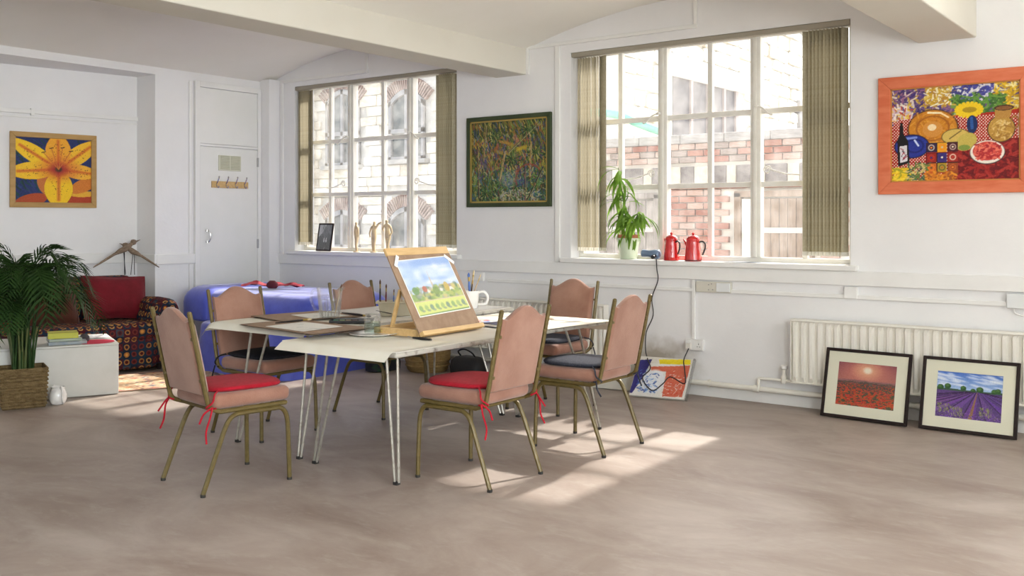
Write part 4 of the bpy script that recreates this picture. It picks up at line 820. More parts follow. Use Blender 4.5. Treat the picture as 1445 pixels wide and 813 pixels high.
# mug with brushes
mg = thing('white_mug', (-4.60, 5.63, ZB+.001), 'tall white mug holding brushes beyond the easel', 'mug', rz=math.radians(40))
MB().lathe([(0, 0), (.05, 0), (.055, .006), (.062, .06), (.066, .13), (.062, .13), (.057, .06), (.05, .012), (0, .01)], n=28, cap=False).build('mug_body', CERAM, mg, smooth=50)
MB().tube(bez([(.060, 0, .115), (.10, 0, .122), (.13, 0, .085), (.115, 0, .035), (.058, 0, .028)], 6), .010, 8).build('mug_handle', CERAM, mg, smooth=60)
mw = Vector((-4.60, 5.63, ZB+.02))
for (dx, dy, h, m, r, tp, lab) in [(-.015, .0, .245, HBLU, .008, HBLU, 'thick bright blue brush standing in the white mug'), (.02, .02, .265, HNAT, .006, HOG, 'broad hog brush with gold ferrule standing in the white mug'),
                           (.055, .06, .235, HNAT, .0035, HOG, 'thin wooden brush leaning right out of the white mug'), (-.12, -.10, .315, mat('pale_blue_plastic', (.42, .50, .78), .4), .008, mat('pale_blue_tip', (.5, .57, .82), .4), 'pale blue handled brush leaning left out of the white mug'), (.03, .0, .22, HBLK, .004, HOG, 'short dark brush standing in the white mug')]:
    a = mw+Vector((-dx*.12, -dy*.12, 0)); brush('paintbrush', a, mw+Vector((dx, dy, h)), m, lab, r, tip=tp, group='brushes in the white mug')
# notebook, pencils, paint splashed sheets
nb = thing('notebook', (-3.83, 5.02, ZA+.002), 'dark blue notebook lying right of the easel', 'book', rz=math.radians(78))
MB().box(-.11, -.075, .003, .11, .072, .017).build('page_block', WHITEP, nb); MB().box(-.113, -.078, .017, .113, .078, .020).box(-.113, -.078, 0, .113, .078, .003).box(-.113, -.078, 0, .113, -.074, .020).build('cover', mat('navy_cover', (.02, .02, .06), .5), nb, bevel=.001)
for (x, y, a, m, lab) in [(-3.86, 5.50, 22, HNAT, 'long ochre pencil lying on sheets by the far chair'), (-3.98, 5.56, 60, mat('ochre_lacquer', (.5, .26, .04), .4), 'short ochre pencil lying nearest the far chair')]:
    pcl = thing('pencil', (x, y, ZA+.0075), lab, 'pencil', rz=math.radians(a)); MB().tube([(-.09, 0, 0), (.075, 0, 0)], .004, 6).build('shaft', m, pcl); MB().tube([(.075, 0, 0), (.092, 0, 0)], [.0038, .0006], 6).build('point', HNAT, pcl)
for (p, col, lab) in [([(-4.36, 5.15), (-4.14, 5.10), (-4.10, 5.24), (-4.33, 5.28)], (.62, .06, .04), 'scrap of paper painted red behind the red-padded chair'), ([(-4.30, 4.86), (-4.05, 4.83), (-4.03, 4.98), (-4.28, 5.01)], (.62, .42, .06), 'scrap of paper painted yellow beside the easel'), ([(-4.12, 5.12), (-3.98, 5.10), (-3.96, 5.20), (-4.10, 5.22)], (.10, .16, .42), 'scrap of paper painted blue near the red scrap')]:
    sheet('painted_scrap', p, .7232, mat('scrap_'+lab[16:26], (.78, .76, .7), .8, c2=col, scale=12, contrast=(.42, .58), spec=.2), lab, 'paper', th=.001, n=3)

# ------------------------------------------------------------------ radiators, pipes, electrics
def radiator(x0, x1, z0, z1, label):
    cx = (x0+x1)/2; r = thing('radiator', (cx, 7.12, 0), label, 'radiator'); y0, y1 = -.035, .035; hw = (x1-x0)/2
    n = int((x1-x0)/.06); P = [(x0-cx, y0+.012)]
    for k in range(n):
        a = x0-cx+(x1-x0)*k/n; w = (x1-x0)/n
        P += [(a+w*.10, y0+.012), (a+w*.28, y0-.012), (a+w*.62, y0-.012), (a+w*.80, y0+.012)]
    P.append((x1-cx, y0+.012))
    G = [[(x, y0+.006+(y-y0)*.0, z0) for x, y in P], [(x, y, z0+.035) for x, y in P], [(x, y, z1-.045) for x, y in P], [(x, y0+.004, z1-.018) for x, y in P]]
    MB().grid(G).build('fluted_panel', RADP, r)
    MB().box(-hw, y0+.014, z0, hw, y1, z1-.01).build('panel_back', RADP, r)
    MB().box(-hw-.006, y0-.016, z1-.018, hw+.006, y1+.004, z1).build('top_grille', RADP, r, bevel=.006)
    MB().box(-hw-.005, y0-.012, z0+.01, -hw, y1, z1-.01).box(hw, y0-.012, z0+.01, hw+.005, y1, z1-.01).build('side_panel', RADP, r)
    MB().box(-hw, y0-.01, z0-.012, hw, y1, z0).build('bottom_seam', RADP, r, bevel=.004)
    for x in (-hw+.15, hw-.15): MB().box(x-.015, y1, z0+.05, x+.015, .055, z1-.06).build('wall_bracket', RADP, r)
    return r
radiator(-2.70, -.55, .205, .672, 'long cream panel radiator behind the two leaning prints')
radiator(-6.0, -4.33, .235, .69, 'cream panel radiator below the jungle painting, behind the table')
pp = thing('heating_pipe', (-2.0, 7.15, .11), 'cream heating pipe running low along the window wall', 'pipe')
MB().tube([(-4.3, 0, 0), (3.9, 0, 0)], .021, 10).build('pipe_run', RADP, pp, smooth=50)
MB().tube([(-.98, -.01, .085), (-.72, -.01, .085)], .011, 8).tube([(-.98, -.01, .0), (-.98, -.01, .085)], .012, 8).build('branch_pipe', RADP, pp, smooth=50)
MB().lathe([(.018, -.03), (.022, -.02), (.022, .02), (.014, .03), (.014, .075)], (-.78, -.01, .095), 12).build('valve_body', RADP, pp, smooth=40)
MB().lathe([(.018, .0), (.026, .005), (.026, .025), (.02, .03)], (-.78, -.01, .172), 12).build('valve_cap', TRIM, pp, smooth=40)
for x in (-1.0, -1.75, .2): MB().tube([(x-.022, 0, 0), (x+.022, 0, 0)], .028, 10).build('pipe_joint', RADP, pp, smooth=50)
for x in (-1.4, -.35): MB().box(x-.008, -.005, -.03, x+.008, .028, .03).build('pipe_clip', RADP, pp)
# clip hole
def ebox(name, x, z, w, h, dep, label, m=None, cat='switch box'):
        r = thing(name, (x, YW, z), label, cat); MB().box(-w/2, -dep, -h/2, w/2, 0, h/2).build('casing', m or TRIM, r, bevel=.004); return r
e = ebox('switch_panel', -3.37, .875, .30, .085, .03, 'old white switch panel fixed below the rail right of the hanging flex', mat('aged_white_plastic', (.64, .62, .54), .5))
MB().box(.03, -.045, -.035, .145, -.03, .035).build('switch_cover', mat('clean_white_plastic', (.72, .74, .74), .35), e, bevel=.004)
for (x, z) in ((-.04, .018), (-.015, .025), (-.04, -.022), (-.005, -.02)): MB().lathe([(.005, -.002), (.005, .002)], (x, -.031, z), 8).build('screw_hole', BLACK, e)
e = ebox('double_socket', -3.535, .405, .155, .088, .032, 'white double wall socket with a black flex plugged in', cat='socket')
for x in (-.038, .038):
    for (dx, dz, w, h) in ((0, .014, .004, .010), (-.011, -.008, .008, .004), (.011, -.008, .008, .004)): MB().box(x+dx-w/2, -.034, dz-h/2-.006, x+dx+w/2, -.0315, dz+h/2-.006).build('pin_hole', BLACK, e)
    MB().box(x-.008, -.036, .022, x+.008, -.031, .036).build('rocker_switch', TRIM, e, bevel=.002)
MB().box(-.06, -.07, -.035, -.016, -.036, .012).build('plug', mat('white_plug', (.7, .68, .62), .4), e, bevel=.006)
ebox('junction_box', -2.29, .878, .095, .085, .030, 'small square junction box under the rail left of the long radiator')
ebox('junction_box', -5.76, .878, .11, .085, .030, 'small square junction box under the rail left of the far chair')
e = ebox('thermostat_box', -1.16, .87, .20, .095, .04, 'white control box at the right edge above the lavender print', mat('clean_white_plastic', (.72, .74, .74), .35))
MB().tube(bez([(-.06, -.02, -.047), (-.05, -.025, -.08), (0, -.02, -.095), (.06, -.02, -.09), (.12, -.015, -.10)], 5), .004, 6).build('cable_loop', TRIM, e, smooth=60)

# ------------------------------------------------------------------ on the right window sill
ZS = 1.0785
hd = thing('hair_dryer', (-3.955, 7.17, ZS+.062), 'blue hair dryer lying on the right window sill', 'hair dryer', rz=math.radians(14))
BLM = mat('metallic_blue_plastic', (.16, .23, .34), .3, metal=.2)
hd.rotation_euler = (0, math.radians(4), math.radians(8)); hd.scale = (.78, .78, .78); hd.location = (-3.905, 7.15, ZS+.05)
MB().loft([[(x, r*math.cos(a), r*math.sin(a)) for a in [2*PI*k/18 for k in range(18)]] for (x, r) in ((-.115, .034), (-.11, .040), (-.03, .036), (.0, .044), (.04, .052), (.075, .048), (.09, .030))]).build('barrel', BLM, hd, smooth=50)
MB().loft([[(-.117, r*math.cos(a), r*math.sin(a)) for a in [2*PI*k/18 for k in range(18)]] for r in (.032, .026)]+[[(-.09, .022*math.cos(a), .022*math.sin(a)) for a in [2*PI*k/18 for k in range(18)]]], False).build('nozzle_ring', BLACK, hd, smooth=50)
MB().loft([[(x+.045, y, z) for (x, y, z) in [(.022*math.cos(a), yy, -.012+.02*math.sin(a)+zz) for a in [2*PI*k/12 for k in range(12)]]] for (yy, zz) in ((-.03, 0), (-.07, -.008), (-.10, -.015))]).build('grip', BLACK, hd, smooth=50)
fx = [(-3.841, 7.100, 1.087), (-3.846, 7.120, 1.006), (-3.853, 7.150, 0.911), (-3.916, 7.165, 0.764), (-3.905, 7.165, 0.622), (-3.969, 7.165, 0.477), (-3.976, 7.165, 0.329), (-3.876, 7.020, 0.278), (-3.817, 6.955, 0.212), (-3.856, 6.900, 0.140), (-3.741, 6.845, 0.063), (-3.682, 6.910, 0.110), (-3.642, 6.965, 0.163), (-3.510, 6.950, 0.125), (-3.535, 7.000, 0.225), (-3.557, 7.030, 0.298), (-3.560, 7.120, 0.378)]
tag(MB().tube(bez(fx, 6), .0048, 6).build('mains_flex', CORD, smooth=60), 'black flex hanging from the hair dryer down to the socket', 'cord')
# enamel coffee pots
def coffee_pot(x, y, rz, s, label, hang):
    r = thing('coffee_pot', (x, y, ZS), label, 'coffee pot', rz=math.radians(rz), group='red enamel pots on the right sill')
    MB().lathe([(0, 0), (.062*s, 0), (.066*s, .006), (.064*s, .03), (.056*s, .12), (.050*s, .165), (.051*s, .170), (.048*s, .17), (0, .16)], n=28, cap=False).build('pot_body', REDE, r, smooth=40)
    l = MB().lathe([(.052*s, .168), (.053*s, .174), (.046*s, .190), (.030*s, .203), (.008, .208), (.006, .212)], n=24, cap=True).build('lid', REDE, r, smooth=50)
    MB().lathe([(.005, .208), (.011, .214), (.012, .222), (.006, .23), (0, .231)], n=12, cap=False).build('lid_knob', REDE, l, smooth=60)
    MB().tube(bez([(.049*s, 0, .15), (.075*s, 0, .158), (.098*s, 0, .14), (.098*s, 0, .10), (.078*s, 0, .05)], 6), .0065, 8).build('handle', BLACK, r, smooth=60)
    MB().loft([[(-.050*s-t*.03, w*math.sin(a), .118+t*.05+w*math.cos(a)*1.3) for a in [2*PI*k/10 for k in range(10)]] for (t, w) in ((-.3, .020), (.3, .016), (.8, .010), (1.05, .008))]).build('spout', REDE, r, smooth=60)
    MB().lathe([(.0665*s, .004), (.0665*s, .009)], n=28).build('base_rim', BLACK if hang else REDE, r, smooth=40); return r
coffee_pot(-3.755, 7.20, -20, .98, 'smaller red enamel coffee pot, nearer the hair dryer', False)
coffee_pot(-3.56, 7.20, 0, 1.06, 'larger red enamel coffee pot with white-lit lid, right of its twin', True)
# potted plant on the sill
pp_ = thing('potted_plant', (-4.19, 7.255, ZS), 'leafy houseplant in a pale green enamel pot on the right sill', 'potted plant')
MB().lathe([(0, 0), (.068, 0), (.072, .004), (.094, .165), (.100, .172), (.098, .178), (.088, .172), (.064, .01), (0, .008)], n=28, cap=False).build('outer_pot', ENAM, pp_, smooth=40)
MB().lathe([(.075, .10), (.086, .165), (.092, .175), (.096, .205), (.088, .206), (.082, .19), (0, .188)], n=28, cap=False).build('inner_pot', TERRA, pp_, smooth=40)
for s in (-1, 1): MB().tube(bez([(.094*s, 0, .15), (.115*s, 0, .165), (.118*s, 0, .185), (.098*s, 0, .19)], 4), .004, 6).build('pot_ear', ENAM, pp_, smooth=50)
def blade(L, w, curve, fold=.25, n=6):
    """a lance leaf starting at origin, growing +x, arching down"""
    rows = []
    for i in range(n+1):
        t = i/n; a = curve*t; x = L*(math.sin(a)/curve if curve else t); z = -L*((1-math.cos(a))/curve if curve else 0); ww = w*math.sin(PI*(.08+.92*t)**.8)*.98+.0006
        if i == n: ww = .0005
        rows.append([(x, -ww, z+fold*ww), (x, 0, z), (x, ww, z+fold*ww)])
    return MB().grid(rows)
LV = [blade(L, .0155, c).mesh('leaf', LEAFB, smooth='all') for L, c in ((.25, 1.3), (.30, 1.7), (.21, .9), (.28, 2.1))]
stems = [bez([(0, .0, .19), (-.03, .0, .36), (-.06, .01, .52), (-.085, 0, .68), (-.10, 0, .78)], 6), bez([(.02, -.01, .19), (.06, -.01, .30), (.11, -.02, .40)], 6), bez([(-.02, .01, .19), (-.02, .02, .32), (-.01, .02, .45)], 6)]
for st in stems: MB().tube(st, [.008-.005*i/len(st) for i in range(len(st))], 7).build('stem', STEMG, pp_, smooth=60)
random.seed(11)
for k in range(88):
    st = stems[0] if k < 46 else (stems[1] if k < 70 else stems[2]); t = random.uniform(.2, 1); p = st[min(len(st)-1, int(t*(len(st)-1)))]
    az = random.uniform(0, 2*PI); az = az if math.sin(az) < .35 else -az; el = random.uniform(-.9, .5)
    inst('leaf', random.choice(LV), pp_, p, (random.uniform(-.4, .4), -el if True else 0, az), (random.uniform(.75, 1.1),)*3)
tag(sheet('paper_sheet', [(-3.30, 7.15), (-3.02, 7.15), (-2.98, 7.28), (-3.22, 7.29)], ZS, mat('blue_grey_paper', (.25, .30, .36), .6), 'thin blue grey leaflet lying on the right sill', 'paper', n=3), None)
# figurines on the left sill (skinned carved-wood figures)
def figure(name, loc, rz, joints, edges, label, h):
    r = thing(name, loc, label, 'figurine', rz=math.radians(rz), group='carved figures on the left sill')
    me = bpy.data.meshes.new('carved_body'); me.from_pydata([tuple(Vector(j[:3])*h) for j in joints], edges, []); o = bpy.data.objects.new('carved_body', me); COL.objects.link(o); o.parent = r
    md = o.modifiers.new('skin', 'SKIN'); 
    for i, j in enumerate(joints): sv = me.skin_vertices[0].data[i]; sv.radius = (j[3]*h*1.25, j[3]*h*1.25); sv.use_root = (i == 0)
    s = o.modifiers.new('sub', 'SUBSURF'); s.levels = 1; s.render_levels = 2; me.materials.append(WOODF); md.use_smooth_shade = True
    MB().lathe([(0, 0), (.036, 0), (.036, .008), (.033, .010), (0, .010)], n=20, cap=False).build('base_disc', WOODF, r, smooth=40); return r
EDG = [(0, 1), (1, 2), (2, 3), (3, 4), (2, 5), (5, 6), (6, 7), (2, 8), (8, 9), (9, 10), (0, 11), (11, 12), (12, 13), (0, 14), (14, 15), (15, 16)]
def pose(lean=0, la=((.12, .62), (.15, .48), (.10, .38)), ra=((-.12, .62), (-.15, .48), (-.10, .38)), cross=0):
    J = [(0, 0, .48, .055), (lean*.3, 0, .62, .06), (lean*.6, 0, .76, .052), (lean*.8, 0, .84, .024), (lean, 0, .93, .05)]
    for s, A in ((1, la), (-1, ra)):
        J += [(lean*.6+.10*s, 0, .76, .028)] + [(A[1][0], -.02, A[1][1]+.0, .022), (A[2][0], -.04, A[2][1], .018)]
    for s in (1, -1): J += [(.05*s, 0, .42, .04), (.045*s-cross*s*.03, -.02, .24, .032), (.03*s, 0, .03, .022)]
    return J
figure('carved_figurine', (-7.40, 7.19, ZS), -20, pose(-.04, ((.1, .6), (.17, .60), (.20, .46)), ((-.1, .6), (-.12, .60), (-.06, .50)), 1), EDG, 'pale carved figurine standing alone nearest the framed photograph', .335)
figure('carved_figurine', (-7.15, 7.19, ZS), 0, pose(.02, ((.1, .8), (.22, .86), (.36, .90)), ((-.12, .62), (-.16, .58), (-.12, .44)), .5), EDG, 'middle carved figurine reaching an arm to the shoulder of the next', .345)
figure('carved_figurine', (-6.95, 7.19, ZS), 10, pose(-.05, ((.1, .6), (.15, .58), (.08, .46)), ((-.12, .7), (-.17, .68), (-.12, .60)), 1.2), EDG, 'carved figurine farthest right, leaning toward its neighbour', .36)

# ------------------------------------------------------------------ boards leaning on the wall below the flex
pb = thing('painted_board', (-3.70, 6.85, .004), 'white canvas board with blue, red and yellow paint patches leaning on the wall', 'board', rot=(math.radians(-40), 0, math.radians(9)))
c = Canvas(120, 80, (214, 212, 206)); c.rect(0, 0, 1, .16, (206, 202, 192)); c.poly([(.38, .05), (.95, .0), (.97, .13), (.42, .17)], (226, 206, 40)); c.poly([(.02, .1), (.26, .06), (.19, .5), (.05, .95), (0, .95)], (48, 44, 110)); c.poly([(.56, .22), (.97, .15), (.95, .95), (.60, .97)], (198, 100, 76)); c.poly([(.26, .25), (.9, .17), (.9, .34), (.3, .36)], (198, 100, 76)); c.ell(.38, .62, .2, .3, (220, 222, 226), soft=.2)
c.strokes(70, [(90, 130, 190), (170, 196, 224), (60, 80, 150)], (.1, .35, .45, .9), (.01, .04), (.006, .014)); c.strokes(60, [(220, 214, 206), (196, 60, 44)], (.6, .3, .95, .95), (.01, .05), (.003, .007)); c.noise(5)
c.build('painted_face', .455, .36, pb, -.0215, art_mat(.35, 'painted_board_face')); MB().box(-.23, -.02, -.003, .23, 0, .365).build('canvas_board', mat('canvas_edge', (.66, .65, .60), .8), pb, bevel=.003)
MB().box(.23, -.026, -.004, .245, .004, .37).build('plastic_wrap', glass_mat('plastic_wrap', (.9, .9, .9, 1), .2, .12), pb)
tag(MB().box(-.20, -.012, 0, .20, 0, .30).build('plain_board', mat('grey_white_board', (.52, .51, .45), .8, c2=(.40, .38, .33), scale=5, contrast=(.5, .75)), loc=(-4.18, 6.99, .003), rot=(math.radians(-30), 0, math.radians(6))), 'plain grubby white board leaning on the wall left of the painted one', 'board')
# ------------------------------------------------------------------ by the corner: bag, basket, black bag
wb = thing('wicker_basket', (-6.12, 6.86, 0), 'round wicker basket on the floor under the left window, seen below the table', 'basket')
MB().lathe([(0, 0), (.17, 0), (.19, .02), (.215, .14), (.22, .26), (.20, .265), (.195, .14), (.16, .02), (0, .02)], n=32, cap=False).build('basket_body', mat('honey_wicker', (.24, .15, .05), .8, c2=(.34, .23, .09), scale=30, stretch=(1, 1, 4), bump=.6, bscale=60), wb, smooth=40)
for z in (.06, .11, .16, .21, .262): MB().tube([((.197+.09*z)*math.cos(a), (.197+.09*z)*math.sin(a), z) for a in [2*PI*k/32 for k in range(32)]], .009, 6, closed=True).build('woven_hoop', MATS['honey_wicker'], wb, smooth=60)
def soft_bag(name, loc, rz, dims, m, label, handle):
    r = thing(name, loc, label, 'bag', rz=math.radians(rz)); w, d_, h = dims; rings = []
    for (k, z) in ((.82, 0), (1.0, .06), (1.03, .4), (.94, .75), (.72, .95), (.4, 1.0)):
        rings.append([(w*k*math.copysign(abs(math.cos(a))**.6, math.cos(a))*(1+.04*math.sin(5*a+z*4)), d_*k*math.copysign(abs(math.sin(a))**.6, math.sin(a)), z*h) for a in [2*PI*i/28 for i in range(28)]])
    MB().loft(rings).build('bag_body', m, r, smooth=60)
    MB().tube(bez([(-w*.5, 0, h*.95), (-w*.45, -.05, h*1.25), (0, -.06, h*1.4), (w*.45, -.05, h*1.25), (w*.5, 0, h*.95)], 6), .008, 6).build('bag_handle', handle, r, smooth=60); return r
soft_bag('tartan_bag', (-6.46, 6.62, 0), 82, (.17, .09, .16), mat('green_tartan', (.012, .05, .022), .85, c2=(.02, .02, .03), scale=14, contrast=(.45, .55)), 'small green tartan bag on the floor between the blue couch and the basket', BLACK)
soft_bag('black_bag', (-5.66, 6.90, 0), 0, (.17, .10, .17), mat('black_nylon', (.012, .012, .013), .6), 'black bag on the floor beneath the radiator right of the basket', BLACK)
# ------------------------------------------------------------------ blue covered couch
bc = thing('covered_couch', (-7.32, 6.32, 0), 'couch completely covered with a bright blue cloth under the left window', 'couch', rz=math.radians(2))
def cushion(b, x0, x1, y0, y1, z0, z1f, z1b, rad=.07, wav=0.0, flare=0.0, n=64, seg=5):
    """rounded block, top slopes from front (y0) to back (y1); local x along front, local y to the back"""
    cx, cy = (x0+x1)/2, (y0+y1)/2; hx, hy = (x1-x0)/2, (y1-y0)/2; rings = []
    def ring(ins, z, top, fl):
        out = []
        for i in range(n):
            a = 2*PI*i/n; cc, ss = math.cos(a), math.sin(a); e = .28
            x = (hx-ins+fl)*math.copysign(abs(cc)**e, cc); y = (hy-ins+fl)*math.copysign(abs(ss)**e, ss); w = wav*math.sin(i*2.4+1)*math.sin(i*.9)*(1-top) 
            zz = z if top == 0 else z0+(z)*((z1f+(z1b-z1f)*((y+hy)/(2*hy)))-z0)
            x += w*(abs(cc) > .5)*math.copysign(1, cc); y += w*(abs(cc) <= .5)*math.copysign(1, ss); out.append((cx+x, cy+y, zz))
        return out
    R_ = [ring(0, z0, 0, flare)]
    for t in (.35, .7): R_.append(ring(0, t*(1-rad/(z1f-z0)), 1, flare*(1-t)))
    for k in range(seg+1):
        a = PI/2*k/seg; R_.append(ring(rad*(1-math.cos(a)), 1-(rad/(z1f-z0))*(1-math.sin(a)), 1, 0))
    R_.append(ring(min(hx, hy)*.6, 1.0, 1, 0)); b.loft(R_); return b
# local axes: x along f2, y -> d2 (rotated +90): matches
cushion(MB(), -.66, .62, -.72, .66, .0, .455, .455, .045, .014, .03).build('base_cover', BLUE, bc, smooth=60)
cushion(MB(), -1.14, .66, -.46, .70, .42, .72, .72, .15, .006, .0).build('top_cover', BLUE, bc, smooth=60)
cushion(MB(), -1.17, -.72, -.48, .68, .44, .765, .75, .16, .004, 0).build('arm_cover', BLUE, bc, smooth=60)
sc_ = MB(); P = []
for i in range(25):
    t = i/24; x = t*.62; row = []
    for j in range(7):
        u = j/6-.5; w = .09*(.6+.5*abs(math.sin(3.1*t+.4))); row.append((x, u*w*2+.03*math.sin(5*t), .004+.055*abs(math.sin(7*u+6*t))*(1-abs(u))*(.5+.5*math.sin(9*t)**2)+.01*math.sin(7*t)**2))
    P.append(row)
tag(sc_.grid(P).build('red_scarf', mat('crumpled_red_cloth', (.30, .02, .04), .8, c2=(.42, .05, .07), scale=10), smooth='all', loc=(-8.02, 6.22, .745), rot=(0, math.radians(1), math.radians(34))), 'crumpled red scarf lying on the blue couch', 'scarf')
tag(MB().loft([[(.07*k*math.cos(a), .05*k*math.sin(a), z) for a in [2*PI*i/14 for i in range(14)]] for (k, z) in ((.7, 0), (1, .02), (.9, .05), (.45, .075))]).build('maroon_cap', mat('maroon_felt', (.10, .012, .02), .9), smooth=60, loc=(-7.70, 6.33, .735)), 'small dark maroon cloth bundle on the blue couch', 'cap')
# ------------------------------------------------------------------ patterned sofa in the alcove
so = thing('patterned_sofa', (-8.79, 4.45, 0), 'dark sofa upholstered with rows of coloured circles in the alcove', 'sofa', rz=math.radians(-11))
def SO(x, y, z): q = Matrix.Rotation(math.radians(-11), 3, 'Z') @ Vector((x, y, z)); return (q.x-8.79, q.y+4.45, z)
# local: front = +x, length along y from -1.15 to 1.15
def rb(x0, y0, z0, x1, y1, z1, name, bev, par): return MB().box(x0, y0, z0, x1, y1, z1).build(name, SOFAM, par, smooth=50, bevel=bev, seg=4, boxuv=True)
rb(-.36, -.98, .30, .47, .98, .455, 'seat_cushion', .05, so)
rb(-.34, -1.0, .03, .45, 1.0, .32, 'seat_valance', .03, so)
rb(-.47, -1.05, .05, -.25, 1.07, .86, 'backrest', .08, so)
for s in (-1, 1):
    y0, y1 = sorted((s*.97, s*1.2)); rb(-.45, y0, .04, .42, y1, .56, 'armrest', .07, so)
    P = MB().tube([(-.44, s*1.10, .55), (.20, s*1.10, .56), (.44, s*1.10, .555), (.49, s*1.10, .55)], [.09, .115, .115, .095], 16).build('arm_roll', SOFAM, so, smooth=50, boxuv=True)
    MB().loft([[(-.44+.34*t, s*(1.02+.10*math.cos(a)), .55+(.30-.26*t)*(.5+.5*math.sin(a))) for a in [2*PI*k/14 for k in range(14)]] for t in (0, .5, 1)]).build('back_wing', SOFAM, so, smooth=50, boxuv=True)
for (x, y) in ((.38, -1.05), (.38, 1.05), (-.4, -1.05), (-.4, 1.05)): MB().lathe([(.02, 0), (.028, .06)], (x, y, 0), 10).build('foot', DARKW, so)
def pillow(name, loc, rot, w, h, t, m, label):
    r = thing(name, loc, label, 'cushion', rot=rot); n = 14; G1, G2 = [], []
    for i in range(n+1):
        a, b_ = [], []
        for j in range(n+1):
            u, v_ = 2*j/n-1, 2*i/n-1; k = (1-u*u)**.45*(1-v_*v_)**.45; pin = 1-.07*(1-abs(u))*(abs(v_))-.0; pin2 = 1-.07*(1-abs(v_))*abs(u)
            a.append((u*w/2*pin2, -t/2*k-.004, v_*h/2*pin+h/2)); b_.append((u*w/2*pin2, t/2*k+.004, v_*h/2*pin+h/2))
        G1.append(a); G2.append(b_)
    MB().grid(G1).grid(G2).build('cover', m, r, smooth='all')
    edge = [Vector(G1[0][j]) for j in range(n+1)]+[Vector(G1[i][n]) for i in range(1, n+1)]+[Vector(G1[n][j]) for j in range(n-1, -1, -1)]+[Vector(G1[i][0]) for i in range(n-1, 0, -1)]
    MB().tube([(p.x, 0, p.z) for p in edge], .008, 6, closed=True).build('piping', m, r, smooth=60); return r
DRED = mat('deep_red_velvet', (.12, .004, .009), .8, c2=(.165, .006, .014), scale=12, sheen=.1, bump=.2, bscale=90, spec=.2); RUST = mat('rust_brown_velvet', (.065, .018, .009), .85, c2=(.09, .025, .012), scale=12, sheen=.3, spec=.2)
pillow('scatter_cushion', SO(.04, .79, .470), (math.radians(-20), math.radians(3), math.radians(79+4)), .62, .42, .16, DRED, 'deep red cushion at the right end of the patterned sofa')
pillow('scatter_cushion', SO(.05, .20, .455), (math.radians(-20), 0, math.radians(79-6)), .44, .42, .16, RUST, 'rust brown cushion in the middle of the sofa behind the palm')
pillow('scatter_cushion', SO(.04, -.45, .452), (math.radians(-20), 0, math.radians(79)), .50, .42, .16, DRED, 'deep red cushion at the left end of the sofa, mostly behind the palm')
# driftwood birds perched behind the sofa arm
def bird(loc, rz, label, s=1.0):
    r = thing('wooden_bird', loc, label, 'sculpture', rz=math.radians(rz), group='driftwood birds')
    R_ = lambda x, y, z, w, h: [(x*s, y*s+w*s*math.cos(a), z*s+h*s*math.sin(a)) for a in [2*PI*k/12 for k in range(12)]]
    MB().loft([R_(-.10, 0, .205, .012, .012), R_(-.05, 0, .235, .028, .026), R_(.02, 0, .265, .036, .036), R_(.065, 0, .295, .026, .028), R_(.085, 0, .315, .022, .022)]).build('body', DRIFT, r, smooth=60)
    MB().lathe([(0, -.03), (.02, -.022), (.030, 0), (.022, .024), (0, .03)], (.095*s, 0, .325*s), 14, False).build('head', DRIFT, r, smooth=60)
    MB().tube([(.118*s, 0, .33*s), (.165*s, 0, .35*s)], [.010*s, .002*s], 8).build('beak', DRIFT, r, smooth=60)
    MB().tube([(-.09*s, 0, .212*s), (-.2*s, 0, .145*s), (-.30*s, 0, .085*s)], [.014*s, .011*s, .005*s], 8).build('tail', DRIFT, r, smooth=60)
    for y in (-.012, .012): MB().tube([(.0, y*s, .25*s), (.01*s+y, y*1.4*s, 0)], .004*s, 6).build('wire_leg', BLACK, r)
    return r
bird((-8.955, 5.50, .862), 80, 'driftwood bird with a raised head and long tail behind the red cushion')
bird((-8.90, 5.57, .862), -150, 'driftwood bird bowed the other way, tail crossing towards the corner', .9)
# ------------------------------------------------------------------ white box table with books
u2 = Vector((.40, .917, 0)).normalized(); v2 = Vector((-u2.y, u2.x, 0)); NR = Vector((-7.29, 4.43, 0)); BL_, BD = 1.12, .75
bx = thing('box_table', NR-u2*(BL_/2)+v2*(BD/2), 'low white painted box used as a coffee table before the sofa', 'table', rz=math.atan2(u2.y, u2.x))
MB().box(-BL_/2, -BD/2, .004, BL_/2, BD/2, .398).build('box_carcass', BOXP, bx, bevel=.004); MB().box(-BL_/2-.002, -BD/2-.002, .399, BL_/2+.002, BD/2+.002, .415).build('box_top', BOXP, bx, bevel=.004)
def onbox(s, t): return NR-u2*s+v2*t
RZ = math.atan2(u2.y, u2.x)
def book(s, t, z, w, d_, h, m, label, a=0, pages=True):
    p = onbox(s, t); r = thing('book', (p.x, p.y, z), label, 'book', rz=RZ+a)
    MB().box(-w/2+.004, -d_/2+.004, .003, w/2-.004, d_/2-.002, h-.003).build('page_block', WHITEP, r); MB().box(-w/2, -d_/2, 0, w/2, d_/2, .003).box(-w/2, -d_/2, h-.003, w/2, d_/2, h).box(-w/2, -d_/2, 0, w/2, -d_/2+.004, h).build('cover', m, r, bevel=.001); return r
book(.37, .16, .416, .28, .22, .026, mat('grey_blue_cover', (.26, .32, .38), .5, c2=(.40, .42, .40), scale=14), 'grey blue book, lowest in the pile on the white box')
book(.39, .16, .4425, .24, .19, .022, mat('pale_green_cover', (.40, .46, .36), .5), 'pale thick book in the middle of the pile on the white box', .06)
book(.40, .16, .465, .22, .18, .045, mat('lime_yellow_cover', (.55, .55, .03), .45), 'lime yellow book on top of the pile on the white box', -.03)
p = onbox(.16, .15); tag(MB().lathe([(0, 0), (.148, 0), (.148, .003), (0, .003)], n=40, cap=False).build('round_mat', mat('pink_red_felt', (.62, .02, .07), .8), smooth=40, loc=(p.x, p.y, .416), ), 'round pink red mat lying near the front of the white box', 'mat')
